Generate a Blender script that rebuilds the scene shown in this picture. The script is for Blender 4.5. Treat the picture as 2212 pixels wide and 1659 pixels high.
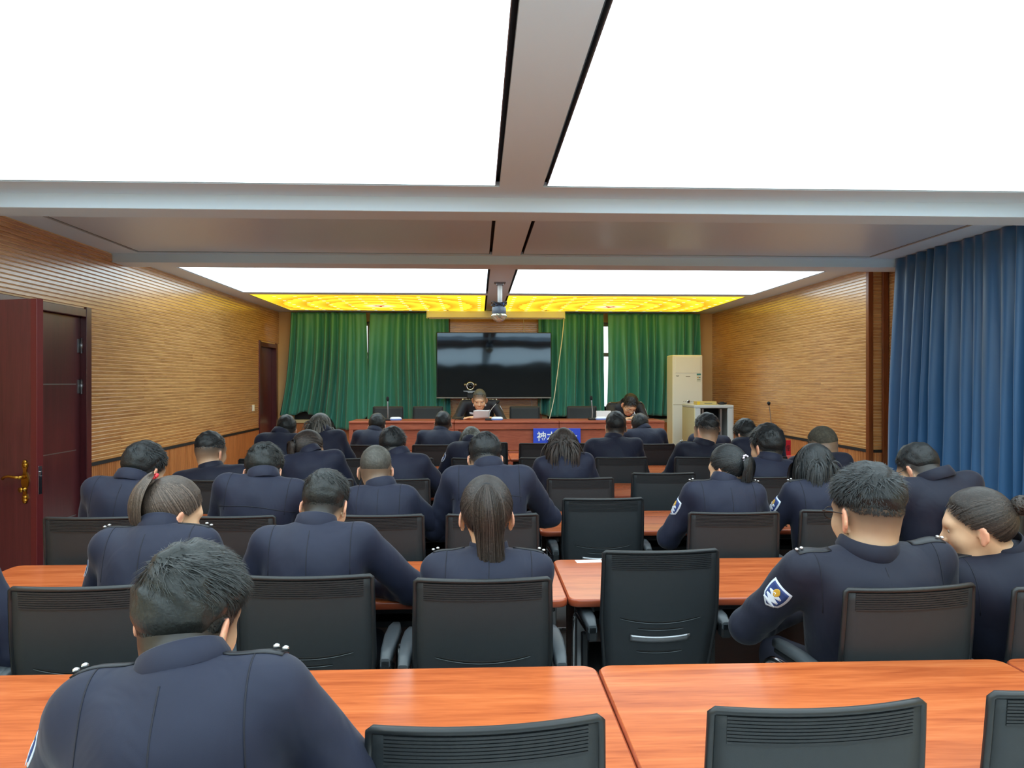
import bpy, bmesh, math, random
import numpy as np
from mathutils import Vector, Matrix
from mathutils.bvhtree import BVHTree

for o in list(bpy.data.objects):
    bpy.data.objects.remove(o, do_unlink=True)
SC = bpy.context.scene
COL = SC.collection
random.seed(7)
RNG = np.random.default_rng(11)

# ------------------------------------------------------------------ camera
FPX, W0, H0 = 1650.0, 2212.0, 1659.0
TH = math.atan(73.0 / 1650.0)
CAMH = 1.568
VHOR = 825.0
cam_d = bpy.data.cameras.new('camera')
cam_d.sensor_width = 36.0
cam_d.lens = 36.0 * FPX / W0
cam_d.shift_y = -(H0 / 2 - VHOR) / W0
cam_d.clip_start = 0.05
cam = bpy.data.objects.new('camera', cam_d)
cam.location = (0, 0, CAMH)
cam.rotation_euler = (math.pi / 2, 0, -TH)
COL.objects.link(cam)
SC.camera = cam

# ------------------------------------------------------------------ world (overcast daylight behind the curtains)
world = bpy.data.worlds.new('sky')
SC.world = world
world.use_nodes = True
bg = world.node_tree.nodes['Background']
bg.inputs[0].default_value = (0.86, 0.93, 1.0, 1)
bg.inputs[1].default_value = 1.6

# light level of the luminous ceiling, and exposure
PANEL_STRENGTH = 3.1
YELLOW_STRENGTH = 1.55
SC.view_settings.view_transform = 'Standard'
SC.view_settings.look = 'None'
SC.view_settings.exposure = 0.0
SC.view_settings.gamma = 1.0
SC.view_settings.use_curve_mapping = False
try:
    SC.cycles.max_bounces = 10
    SC.cycles.diffuse_bounces = 8
    SC.cycles.glossy_bounces = 4
    SC.cycles.use_denoising = True
    SC.cycles.caustics_reflective = False
    SC.cycles.caustics_refractive = False
except Exception:
    pass

# ------------------------------------------------------------------ helpers
def at_y(u, v, Y):
    """world point at depth plane Y seen at photograph pixel (u, v)"""
    xc = (u - W0 / 2) / FPX
    dx = math.sin(TH) + xc * math.cos(TH)
    dy = math.cos(TH) - xc * math.sin(TH)
    dz = -(v - VHOR) / FPX
    t = Y / dy
    return np.array([dx * t, Y, CAMH + dz * t])

def x_at(u, Y):
    return at_y(u, 825, Y)[0]

def px_size(npx, Y):
    return npx * Y / FPX

def lin(c):
    c = c / 255.0
    return c / 12.92 if c <= 0.04045 else ((c + 0.055) / 1.055) ** 2.4

def L3(rgb):
    return tuple(lin(c) for c in rgb) + (1.0,)

def tag(o, label=None, cat=None, group=None, kind=None):
    if label: o['label'] = label
    if cat: o['category'] = cat
    if group: o['group'] = group
    if kind: o['kind'] = kind
    return o

def empty(name, loc=(0, 0, 0), rz=0.0):
    o = bpy.data.objects.new(name, None)
    o.empty_display_size = 0.1
    o.location = loc
    o.rotation_euler = (0, 0, rz)
    COL.objects.link(o)
    return o

def link(name, me, mat=None, parent=None, loc=None, keep=False):
    o = bpy.data.objects.new(name, me)
    COL.objects.link(o)
    if mat is not None and len(me.materials) == 0:
        for m in (mat if isinstance(mat, (list, tuple)) else [mat]):
            me.materials.append(m)
    if loc is not None:
        o.location = loc
    if parent is not None:
        o.parent = parent
        if keep:
            o.matrix_parent_inverse = parent.matrix_basis.inverted()
    return o

def children(o):
    return CH.get(o.name, [])

def copy_tree(o, parent=None):
    c = o.copy()
    COL.objects.link(c)
    if parent is not None:
        c.parent = parent
    for ch in list(o.children):
        copy_tree(ch, c)
    return c

class MB:
    """collects simple solids and links them as one mesh object"""
    def __init__(s):
        s.v = []; s.f = []; s.sm = []; s.mi = []
    def add(s, vs, fs, smooth=False, mi=0):
        b = len(s.v)
        s.v.extend([tuple(float(q) for q in p) for p in vs])
        s.f.extend([tuple(i + b for i in f) for f in fs])
        s.sm.extend([smooth] * len(fs)); s.mi.extend([mi] * len(fs))
        return s
    def box(s, x0, x1, y0, y1, z0, z1, mi=0):
        vs = [(x, y, z) for x in (x0, x1) for y in (y0, y1) for z in (z0, z1)]
        return s.add(vs, [(0, 1, 3, 2), (4, 6, 7, 5), (0, 4, 5, 1), (2, 3, 7, 6), (0, 2, 6, 4), (1, 5, 7, 3)], mi=mi)
    def cbox(s, x0, x1, y0, y1, z0, z1, c=0.004, M=None, mi=0):
        lo = (x0, y0, z0); hi = (x1, y1, z1)
        vs = []; idx = {}
        for sx in (0, 1):
            for sy in (0, 1):
                for sz in (0, 1):
                    sg = (sx, sy, sz)
                    for a in range(3):
                        p = []
                        for k in range(3):
                            q = hi[k] if sg[k] else lo[k]
                            if k != a:
                                q += -c if sg[k] else c
                            p.append(q)
                        idx[(sg, a)] = len(vs); vs.append(p)
        fs = []
        sg8 = [(a, b, d) for a in (0, 1) for b in (0, 1) for d in (0, 1)]
        for a in range(3):
            b, d = [k for k in range(3) if k != a]
            for sa in (0, 1):
                q = []
                for sb, sd in ((0, 0), (1, 0), (1, 1), (0, 1)):
                    g = [0, 0, 0]; g[a] = sa; g[b] = sb; g[d] = sd
                    q.append(idx[(tuple(g), a)])
                fs.append(q)
            for sb in (0, 1):
                for sd in (0, 1):
                    g0 = [0, 0, 0]; g0[b] = sb; g0[d] = sd; g1 = list(g0); g1[a] = 1
                    fs.append([idx[(tuple(g0), b)], idx[(tuple(g0), d)], idx[(tuple(g1), d)], idx[(tuple(g1), b)]])
        for g in sg8:
            fs.append([idx[(g, 0)], idx[(g, 1)], idx[(g, 2)]])
        ctr = np.mean(np.array(vs), axis=0); V = np.array(vs); out = []
        for f in fs:
            n = np.cross(V[f[1]] - V[f[0]], V[f[2]] - V[f[0]])
            out.append(f if np.dot(n, V[f].mean(0) - ctr) > 0 else f[::-1])
        if M is not None:
            vs = [tuple(M @ Vector(p)) for p in vs]
        return s.add(vs, out, mi=mi)
    def tube(s, pts, r, n=8, cap=True, mi=0, up=None):
        P = [np.array(p, float) for p in pts]
        k = len(P)
        R = [r] * k if np.isscalar(r) else list(r)
        vs = []; prev = None
        for i in range(k):
            t = P[min(i + 1, k - 1)] - P[max(i - 1, 0)]
            t = t / (np.linalg.norm(t) + 1e-12)
            if prev is None:
                a = np.array([0, 0, 1.0]) if abs(t[2]) < 0.9 else np.array([1.0, 0, 0])
                u = np.cross(t, a)
            else:
                u = prev - t * np.dot(prev, t)
            u /= np.linalg.norm(u) + 1e-12
            w = np.cross(t, u); prev = u
            for j in range(n):
                an = 2 * math.pi * j / n
                vs.append(P[i] + R[i] * (math.cos(an) * u + math.sin(an) * w))
        fs = []
        for i in range(k - 1):
            for j in range(n):
                fs.append((i * n + j, i * n + (j + 1) % n, (i + 1) * n + (j + 1) % n, (i + 1) * n + j))
        s.add(vs, fs, smooth=True, mi=mi)
        if cap:
            b = len(s.v) - len(vs)
            s.f.append(tuple(b + j for j in range(n))[::-1]); s.sm.append(False); s.mi.append(mi)
            s.f.append(tuple(b + (k - 1) * n + j for j in range(n))); s.sm.append(False); s.mi.append(mi)
        return s
    def lathe(s, prof, n=16, M=None, mi=0, smooth=True):
        vs = []
        for (r, z) in prof:
            for j in range(n):
                a = 2 * math.pi * j / n
                p = Vector((r * math.cos(a), r * math.sin(a), z))
                vs.append(tuple(M @ p) if M is not None else tuple(p))
        fs = []
        for i in range(len(prof) - 1):
            for j in range(n):
                fs.append((i * n + j, i * n + (j + 1) % n, (i + 1) * n + (j + 1) % n, (i + 1) * n + j))
        fs.append(tuple(range(n))[::-1]); fs.append(tuple((len(prof) - 1) * n + j for j in range(n)))
        return s.add(vs, fs, smooth=smooth, mi=mi)
    def prism(s, outline, a0, a1, axis=2, mi=0):
        """extrude a 2D outline along an axis (0, 1 or 2)"""
        def mk(p, q):
            if axis == 2: return (p[0], p[1], q)
            if axis == 1: return (p[0], q, p[1])
            return (q, p[0], p[1])
        n = len(outline)
        vs = [mk(p, a0) for p in outline] + [mk(p, a1) for p in outline]
        fs = [tuple(range(n))[::-1], tuple(range(n, 2 * n))]
        fs += [(j, (j + 1) % n, n + (j + 1) % n, n + j) for j in range(n)]
        return s.add(vs, fs, mi=mi)
    def loft(s, rings, cap0=True, cap1=True, smooth=True, closed=True, mi=0):
        n = len(rings[0]); vs = [p for r in rings for p in r]; fs = []
        m = n if closed else n - 1
        for i in range(len(rings) - 1):
            for j in range(m):
                fs.append((i * n + j, i * n + (j + 1) % n, (i + 1) * n + (j + 1) % n, (i + 1) * n + j))
        s.add(vs, fs, smooth=smooth, mi=mi)
        b = len(s.v) - len(vs)
        if cap0: s.f.append(tuple(b + j for j in range(n))[::-1]); s.sm.append(False); s.mi.append(mi)
        if cap1: s.f.append(tuple(b + (len(rings) - 1) * n + j for j in range(n))); s.sm.append(False); s.mi.append(mi)
        return s
    def sheet(s, G, th=0.004, off=None, mi=0, smooth=True):
        """a sheet with thickness from a grid (a, b, 3)"""
        G = np.asarray(G, float); a, b, _ = G.shape
        du = np.gradient(G, axis=0); dv = np.gradient(G, axis=1)
        nn = np.cross(du, dv); nn /= np.linalg.norm(nn, axis=2, keepdims=True) + 1e-12
        G2 = G + nn * th
        vs = np.concatenate([G.reshape(-1, 3), G2.reshape(-1, 3)])
        fs = []; o = a * b
        for i in range(a - 1):
            for j in range(b - 1):
                q = (i * b + j, (i + 1) * b + j, (i + 1) * b + j + 1, i * b + j + 1)
                fs.append(q[::-1]); fs.append(tuple(k + o for k in q))
        for i in range(a - 1):
            for j in (0, b - 1):
                q = (i * b + j, (i + 1) * b + j, (i + 1) * b + j + o, i * b + j + o)
                fs.append(q if j == 0 else q[::-1])
        for j in range(b - 1):
            for i in (0, a - 1):
                q = (i * b + j, i * b + j + 1, i * b + j + 1 + o, i * b + j + o)
                fs.append(q[::-1] if i == 0 else q)
        return s.add(vs, fs, smooth=smooth, mi=mi)
    def mesh(s, name):
        me = bpy.data.meshes.new(name)
        me.from_pydata(s.v, [], s.f)
        if any(s.sm): me.polygons.foreach_set('use_smooth', s.sm)
        if any(s.mi): me.polygons.foreach_set('material_index', s.mi)
        me.update()
        return me
    def build(s, name, mat=None, parent=None, loc=None, keep=False):
        return link(name, s.mesh(name), mat, parent, loc, keep)

def rrect(x0, x1, y0, y1, r, n=5, inset=0.0):
    x0 += inset; x1 -= inset; y0 += inset; y1 -= inset; r = max(r - inset, 0.0005)
    out = []
    for cx, cy, a0 in ((x1 - r, y1 - r, 0), (x0 + r, y1 - r, 90), (x0 + r, y0 + r, 180), (x1 - r, y0 + r, 270)):
        for k in range(n + 1):
            a = math.radians(a0 + 90 * k / n)
            out.append((cx + r * math.cos(a), cy + r * math.sin(a)))
    return out

# ------------------------------------------------------------------ materials
MATS = {}
def node(nt, typ, **kw):
    n = nt.nodes.new(typ)
    for k, v in kw.items():
        if k.startswith('i_'):
            key = k[2:]
            key = int(key) if key.isdigit() else key.replace('_', ' ')
            n.inputs[key].default_value = v
        else:
            setattr(n, k, v)
    return n

def base(name):
    m = bpy.data.materials.new(name); m.use_nodes = True
    nt = m.node_tree
    return m, nt, nt.nodes['Principled BSDF']

def pm(name, rgb, rough=0.5, metal=0.0, spec=0.5, var=None, bump=None, sheen=0.0, coat=0.0, stretch=(1, 1, 1)):
    """plain procedural material: colour with noise variation and fine bump"""
    if name in MATS: return MATS[name]
    m, nt, b = base(name)
    b.inputs['Base Color'].default_value = L3(rgb)
    b.inputs['Roughness'].default_value = rough
    b.inputs['Metallic'].default_value = metal
    b.inputs['Specular IOR Level'].default_value = spec
    if sheen:
        b.inputs['Sheen Weight'].default_value = sheen; b.inputs['Sheen Roughness'].default_value = 0.4
    if coat:
        b.inputs['Coat Weight'].default_value = coat; b.inputs['Coat Roughness'].default_value = 0.12
    if var or bump:
        tc = node(nt, 'ShaderNodeTexCoord'); mp = node(nt, 'ShaderNodeMapping')
        mp.inputs['Scale'].default_value = stretch
        nt.links.new(tc.outputs['Object'], mp.inputs['Vector'])
    if var:
        nz = node(nt, 'ShaderNodeTexNoise', i_Scale=var[0], i_Detail=4.0)
        nt.links.new(mp.outputs[0], nz.inputs['Vector'])
        mx = node(nt, 'ShaderNodeMix', data_type='RGBA')
        c = L3(rgb)
        mx.inputs['A'].default_value = tuple(q * (1 - var[1]) for q in c[:3]) + (1,)
        mx.inputs['B'].default_value = tuple(min(1, q * (1 + var[1])) for q in c[:3]) + (1,)
        nt.links.new(nz.outputs['Fac'], mx.inputs['Factor'])
        nt.links.new(mx.outputs['Result'], b.inputs['Base Color'])
    if bump:
        nb = node(nt, 'ShaderNodeTexNoise', i_Scale=bump[0], i_Detail=3.0)
        nt.links.new(mp.outputs[0], nb.inputs['Vector'])
        bp = node(nt, 'ShaderNodeBump', i_Strength=bump[1], i_Distance=0.002)
        nt.links.new(nb.outputs['Fac'], bp.inputs['Height'])
        nt.links.new(bp.outputs[0], b.inputs['Normal'])
    MATS[name] = m
    return m

def wood(name, stops, scale=(1, 1, 1), rough=0.35, dist=0.6, nscale=6.0, spec=0.5, coat=0.0, detail=6.0, fine=0.35, bumpv=0.0):
    """wood grain: stretched, distorted noise through a colour ramp, offset per object"""
    if name in MATS: return MATS[name]
    m, nt, b = base(name)
    tc = node(nt, 'ShaderNodeTexCoord'); oi = node(nt, 'ShaderNodeObjectInfo')
    mul = node(nt, 'ShaderNodeVectorMath', operation='SCALE')
    cmb = node(nt, 'ShaderNodeCombineXYZ')
    for k in range(3): nt.links.new(oi.outputs['Random'], cmb.inputs[k])
    nt.links.new(cmb.outputs[0], mul.inputs[0]); mul.inputs['Scale'].default_value = 37.0
    mp = node(nt, 'ShaderNodeMapping'); mp.inputs['Scale'].default_value = scale
    nt.links.new(tc.outputs['Object'], mp.inputs['Vector'])
    ad = node(nt, 'ShaderNodeVectorMath', operation='ADD')
    nt.links.new(mp.outputs[0], ad.inputs[0]); nt.links.new(mul.outputs[0], ad.inputs[1])
    n1 = node(nt, 'ShaderNodeTexNoise', i_Scale=nscale, i_Detail=detail, i_Distortion=dist, i_Roughness=0.6)
    nt.links.new(ad.outputs[0], n1.inputs['Vector'])
    n2 = node(nt, 'ShaderNodeTexNoise', i_Scale=nscale * 7, i_Detail=3.0)
    nt.links.new(ad.outputs[0], n2.inputs['Vector'])
    mx = node(nt, 'ShaderNodeMix', data_type='FLOAT'); mx.inputs['Factor'].default_value = fine
    nt.links.new(n1.outputs['Fac'], mx.inputs['A']); nt.links.new(n2.outputs['Fac'], mx.inputs['B'])
    cr = node(nt, 'ShaderNodeValToRGB')
    el = cr.color_ramp.elements
    el[0].position, el[0].color = stops[0][0], L3(stops[0][1])
    el[1].position, el[1].color = stops[-1][0], L3(stops[-1][1])
    for p, c in stops[1:-1]:
        e = el.new(p); e.color = L3(c)
    nt.links.new(mx.outputs['Result'], cr.inputs['Fac'])
    nt.links.new(cr.outputs['Color'], b.inputs['Base Color'])
    b.inputs['Roughness'].default_value = rough
    b.inputs['Specular IOR Level'].default_value = spec
    if coat:
        b.inputs['Coat Weight'].default_value = coat; b.inputs['Coat Roughness'].default_value = 0.2; b.inputs['Coat IOR'].default_value = 1.8
    if bumpv:
        bp = node(nt, 'ShaderNodeBump', i_Strength=bumpv, i_Distance=0.002)
        nt.links.new(mx.outputs['Result'], bp.inputs['Height']); nt.links.new(bp.outputs[0], b.inputs['Normal'])
    MATS[name] = m
    return m

def emis(name, rgb_lin, strength):
    if name in MATS: return MATS[name]
    m, nt, b = base(name)
    b.inputs['Base Color'].default_value = (0.8, 0.8, 0.8, 1)
    b.inputs['Roughness'].default_value = 0.35
    b.inputs['Emission Color'].default_value = rgb_lin + (1,)
    b.inputs['Emission Strength'].default_value = strength
    MATS[name] = m
    return m

M_PAINT = pm('ceiling_paint', (214, 236, 255), 0.55, var=(0.6, 0.03))
M_BLACK = pm('black_gap', (14, 14, 18), 0.7)
M_DIFFUSER_OFF = pm('stretch_film_unlit', (206, 226, 244), 0.3, var=(0.4, 0.04))
SLAT_STOPS = [(0.25, (122, 74, 38)), (0.42, (174, 116, 64)), (0.58, (210, 154, 92)), (0.78, (228, 182, 122))]
M_SLATY = wood('slat_wood_y', SLAT_STOPS, scale=(6, 0.55, 9), rough=0.34, dist=1.2, nscale=3.0, coat=1.0)
M_SLATX = wood('slat_wood_x', SLAT_STOPS, scale=(0.55, 6, 9), rough=0.34, dist=1.2, nscale=3.0, coat=1.0)
M_GROOVE = pm('groove_wood', (232, 200, 150), 0.5, var=(3, 0.1))
M_WAINS = wood('wainscot_wood', [(0.3, (146, 88, 48)), (0.5, (184, 116, 66)), (0.7, (206, 138, 82))], scale=(5, 5, 0.5), rough=0.4, nscale=3.0)
M_DOOR = wood('mahogany_veneer', [(0.3, (64, 26, 32)), (0.5, (82, 34, 40)), (0.75, (98, 42, 46))], scale=(8, 8, 0.5), rough=0.3, nscale=2.5, coat=0.25)
M_TRIMWOOD = wood('trim_wood', [(0.3, (92, 42, 18)), (0.6, (136, 70, 30)), (0.8, (156, 86, 40))], scale=(6, 6, 0.6), rough=0.35, nscale=3.0)
M_TABLE = wood('table_cherry', [(0.24, (120, 50, 24)), (0.38, (168, 80, 40)), (0.55, (196, 102, 54)), (0.75, (208, 122, 72))], scale=(0.5, 6.0, 1), rough=0.24, dist=1.0, nscale=2.6, fine=0.3, spec=0.55)
M_TEDGE = wood('table_edge', [(0.3, (140, 62, 38)), (0.7, (172, 84, 54))], scale=(0.5, 3, 3), rough=0.3, nscale=2.5)
M_PODIUM = wood('podium_cherry', [(0.25, (128, 62, 44)), (0.5, (164, 86, 62)), (0.75, (186, 106, 78))], scale=(0.6, 4, 4), rough=0.3, nscale=3.0)
M_MODESTY = wood('modesty_dark', [(0.3, (50, 22, 16)), (0.7, (72, 34, 24))], scale=(0.6, 3, 3), rough=0.4, nscale=3.0)
M_MESH = pm('chair_mesh', (37, 42, 46), 0.62, var=(40, 0.12), bump=(900, 0.25))
M_BAND = pm('chair_band', (28, 32, 36), 0.6, bump=(700, 0.2))
M_PLAST = pm('chair_plastic', (26, 29, 32), 0.42)
M_ARM = pm('armrest_grey', (66, 72, 77), 0.45, var=(20, 0.08))
M_SLOT = pm('slot_shade', (8, 9, 10), 0.8)
M_LIP = pm('slot_lip', (84, 92, 97), 0.4)
M_CHROME = pm('chrome', (205, 208, 212), 0.16, metal=1.0)
M_STEEL = pm('steel_grey', (150, 152, 156), 0.34, metal=0.9)
M_FRAMEBLK = pm('table_frame_black', (30, 31, 34), 0.45)
M_BRASS = pm('brass', (176, 132, 52), 0.28, metal=1.0, var=(30, 0.15))
M_CREAM = pm('cream_plastic', (238, 243, 234), 0.4, var=(2, 0.03))
M_WHITE = pm('white_paper', (236, 238, 236), 0.6)
M_SILL = pm('sill_cream', (214, 204, 160), 0.5)
# ================================================================== STRUCTURE
XL, XR, ZC = -3.2, 3.85, 2.69
YF, YB = 12.4, -5.2          # wall with the screen; wall behind the camera
XRN = 4.04                   # right wall beside the blue curtain is set back
ZR = 0.872                   # dark rail between wainscot and slats

def structure(o):
    o['kind'] = 'structure'; return o

# floor
m, nt, b = base('floor_tile')
tc = node(nt, 'ShaderNodeTexCoord')
br = node(nt, 'ShaderNodeTexBrick', offset=0.0, i_Scale=1.0)
br.inputs['Brick Width'].default_value = 0.8; br.inputs['Row Height'].default_value = 0.8
br.inputs['Mortar Size'].default_value = 0.004
br.inputs['Color1'].default_value = L3((206, 209, 211)); br.inputs['Color2'].default_value = L3((214, 216, 217))
br.inputs['Mortar'].default_value = L3((80, 80, 78))
nt.links.new(tc.outputs['Object'], br.inputs['Vector']); nt.links.new(br.outputs['Color'], b.inputs['Base Color'])
b.inputs['Roughness'].default_value = 0.22
MATS['floor_tile'] = m
structure(MB().box(XL - .1, XRN + .1, YB - .1, YF + .3, -0.1, 0).build('floor', m))

# ceiling: black shade sheet above, painted margins, spine and cross strips, two beams
cz = MB()
cz.box(XL - .1, XRN + .1, YB - .1, YF + .3, ZC + 0.16, ZC + 0.26)
ceil = structure(cz.build('ceiling', M_PAINT))
PXL, PXR, SXL, SXR = -2.95, 3.54, 0.122, 0.372      # panel field, spine
cf = MB()
T = 0.03
cf.box(XL - .1, PXL, YB - .1, YF + .1, ZC, ZC + T)
cf.box(PXR, XRN + .1, YB - .1, YF + .1, ZC, ZC + T)
cf.box(SXL, SXR, YB - .1, YF + .1, ZC, ZC + T)
ZONES = [(-4.4, 4.39, 'lit'), (4.95, 6.75, 'off'), (7.12, 9.72, 'lit'), (9.92, 12.13, 'yellow')]
ys = [YB - .1] + [q for z in ZONES for q in z[:2]] + [YF + .1]
for k in range(0, len(ys), 2):
    cf.box(PXL, SXL, ys[k], ys[k + 1], ZC, ZC + T)
    cf.box(SXR, PXR, ys[k], ys[k + 1], ZC, ZC + T)
cf.build('painted_margin', M_PAINT, ceil)
for (a, b_, zb) in ((4.65, 4.90, 2.602), (6.82, 7.10, 2.614)):
    structure(MB().cbox(XL, XRN, a, b_, zb, ZC + 0.01, 0.003).build('ceiling_beam', M_PAINT))
structure(MB().box(XL, XRN, YB, YF, ZC + 0.06, ZC + 0.065).build('ceiling_gap_shade', M_BLACK))  # black sheet added for the shade seen through the panel gaps

# luminous stretch-film panels
M_PANEL = emis('lit_film', (0.70, 0.91, 1.0), PANEL_STRENGTH)
def yellow_material(name, cx, cy):
    m, nt, b = base(name)
    tc = node(nt, 'ShaderNodeTexCoord'); sp = node(nt, 'ShaderNodeSeparateXYZ')
    nt.links.new(tc.outputs['Object'], sp.inputs[0])
    def mth(op, a, b2=None, c=None):
        n = node(nt, 'ShaderNodeMath', operation=op)
        for k, q in enumerate((a, b2, c)):
            if q is None: continue
            if isinstance(q, (int, float)): n.inputs[k].default_value = q
            else: nt.links.new(q, n.inputs[k])
        return n.outputs[0]
    x = mth('SUBTRACT', sp.outputs[0], cx); y = mth('SUBTRACT', sp.outputs[1], cy)
    r = mth('SQRT', mth('ADD', mth('MULTIPLY', x, x), mth('MULTIPLY', y, y)))
    an = mth('ARCTAN2', y, x)
    out = None
    # scalloped rings: each ring has a darker rim that fades outwards
    for (r0, nsc, amp, wd) in ((0.42, 36, 0.012, 0.16), (0.72, 28, 0.03, 0.2), (1.02, 34, 0.035, 0.22), (1.34, 40, 0.04, 0.26)):
        sc = mth('MULTIPLY', mth('ABSOLUTE', mth('SINE', mth('MULTIPLY', an, nsc / 2))), amp)
        d = mth('SUBTRACT', r, mth('ADD', sc, r0))
        rim = mth('MULTIPLY', mth('GREATER_THAN', d, 0.0), mth('MAXIMUM', mth('SUBTRACT', 1.0, mth('DIVIDE', d, wd)), 0.0))
        out = rim if out is None else mth('ADD', out, rim)
    # grid of small white lamps
    sx = mth('ABSOLUTE', mth('SUBTRACT', mth('FRACT', mth('DIVIDE', mth('ADD', x, 10.0), 0.27)), 0.5))
    sy = mth('ABSOLUTE', mth('SUBTRACT', mth('FRACT', mth('DIVIDE', mth('ADD', y, 10.0), 0.27)), 0.5))
    dots = mth('MULTIPLY', mth('MULTIPLY', mth('LESS_THAN', sx, 0.085), mth('LESS_THAN', sy, 0.085)), mth('GREATER_THAN', r, 0.4))
    # five-pointed star
    a2 = mth('SUBTRACT', mth('FRACT', mth('ADD', mth('DIVIDE', mth('SUBTRACT', an, math.pi / 2), 2 * math.pi / 5), 10.5)), 0.5)
    aa = mth('ABSOLUTE', mth('MULTIPLY', a2, 2 * math.pi / 5))
    ca = mth('MULTIPLY', r, mth('COSINE', aa)); sa = mth('MULTIPLY', r, mth('SINE', aa))
    star = mth('LESS_THAN', mth('ADD', mth('MULTIPLY', ca, 0.3249 / 0.2), mth('MULTIPLY', sa, 1.376 / 0.27)), 0.26)
    halo = mth('MAXIMUM', mth('SUBTRACT', 1.0, mth('DIVIDE', r, 0.26)), 0.0)
    def mix(f, a, b2):
        n = node(nt, 'ShaderNodeMix', data_type='RGBA')
        nt.links.new(f, n.inputs['Factor'])
        for k, q in (('A', a), ('B', b2)):
            if isinstance(q, tuple): n.inputs[k].default_value = q
            else: nt.links.new(q, n.inputs[k])
        return n.outputs['Result']
    rc = mth('MINIMUM', mth('MULTIPLY', out, 0.8), 1.0)
    c = mix(rc, (0.92, 0.64, 0.03, 1), (0.46, 0.19, 0.002, 1))
    c = mix(dots, c, (1.0, 0.95, 0.62, 1))
    c = mix(halo, c, (1.0, 1.0, 0.75, 1))
    c = mix(star, c, (0.42, 0.03, 0.005, 1))
    nt.links.new(c, b.inputs['Emission Color']); b.inputs['Emission Strength'].default_value = YELLOW_STRENGTH
    b.inputs['Base Color'].default_value = (0.3, 0.25, 0.02, 1); b.inputs['Roughness'].default_value = 0.5
    return m
PL = {'lit': ('white glowing stretch-film ceiling panel', 'ceiling light'), 'off': ('unlit grey stretch-film ceiling panel', 'ceiling panel'),
      'yellow': ('yellow glowing printed ceiling panel with a red star', 'ceiling light')}
for zi, (y0, y1, kd) in enumerate(ZONES):
    for side, (x0, x1) in (('left', (PXL, SXL)), ('right', (SXR, PXR))):
        go = .022 if kd == 'off' else .008
        gl, gr = (go, 0.022) if side == 'left' else (0.022, go)
        z = ZC + 0.004
        root = empty('ceiling_panel', ((x0 + x1) / 2, (y0 + y1) / 2, z))
        where = {0: 'nearest the camera', 1: 'between the two beams', 2: 'beyond the second beam', 3: 'above the green curtains'}[zi]
        tag(root, f'{PL[kd][0]} {side} of the spine, {where}', PL[kd][1], 'stretch-film ceiling panels')
        fm = MB(); a0, a1, b0, b1 = x0 + gl, x1 - gr, y0 + 0.006, y1 - (.024 if kd == 'off' else .008)
        h = 0.05
        fm.box(a0, a0 + .004, b0, b1, z, z + h); fm.box(a1 - .004, a1, b0, b1, z, z + h)
        fm.box(a0, a1, b0, b0 + .004, z, z + h); fm.box(a0, a1, b1 - .004, b1, z, z + h)
        fm.build('panel_frame', M_BLACK if kd == 'off' else M_STEEL, root, keep=True)  # black round unlit panels: shade of the gaps put into the colour
        mt = M_PANEL if kd == 'lit' else (M_DIFFUSER_OFF if kd == 'off' else
             yellow_material('yellow_film_' + side, -1.46 if side == 'left' else 1.98, 11.42))
        MB().box(a0 + .004, a1 - .004, b0 + .004, b1 - .004, z + .001, z + .006).build('film', mt, root, keep=True)

# ---- walls
def slats_along(axis, face, runs, parent, mat, z0=ZR + 0.028, z1=ZC, pitch=0.0319, sign=1, maxlen=2.42, top=None):
    """runs(z) -> list of (a, b) intervals along the wall; one part per board length"""
    cache = {}; n = int((z1 - z0) / pitch)
    for i in range(n):
        za = z0 + i * pitch
        pan = i // 8
        for (a, b_) in runs(za):
            cut = a + (0.55 + 0.83 * (pan * 0.618 % 1.0) * maxlen) % maxlen
            segs = []; s = a
            while s < b_ - 1e-6:
                e = min(b_, cut if cut > s + 0.25 else cut + maxlen)
                if b_ - e < 0.25: e = b_
                segs.append((s, e)); s = e; cut = e + maxlen
            for (s, e) in segs:
                ln = round(e - s, 3)
                if ln not in cache:
                    c = 0.0045; hgt = pitch - 0.0062; d = 0.006
                    prof = [(0, 0), (d - c * .6, 0), (d, c * .6), (d, hgt - c * .6), (d - c * .6, hgt), (0, hgt)]
                    prof = [(p[0] * sign, p[1]) for p in prof]
                    mb = MB()
                    if axis == 1: mb.prism([(p[0], p[1]) for p in prof], 0.0006, ln - 0.0006, axis=1)
                    else: mb.prism([(p[0], p[1]) for p in prof], 0.0006, ln - 0.0006, axis=0)
                    cache[ln] = mb.mesh('slat')
                loc = (face, s, za) if axis == 1 else (s, face, za)
                link('slat', cache[ln], mat, parent, loc)

def battens(parent, axis, face, a, b_, z0, z1, sign, pitch=0.034):
    mb = MB(); n = int((b_ - a) / pitch)
    for i in range(n):
        s = a + i * pitch; e = s + pitch - 0.006
        if axis == 1: mb.box(min(face, face + sign * .006), max(face, face + sign * .006), s, e, z0, z1)
        else: mb.box(s, e, min(face, face + sign * .006), max(face, face + sign * .006), z0, z1)
    o = mb.build('wainscot_batten', M_WAINS, parent); o['kind'] = 'stuff'

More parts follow.
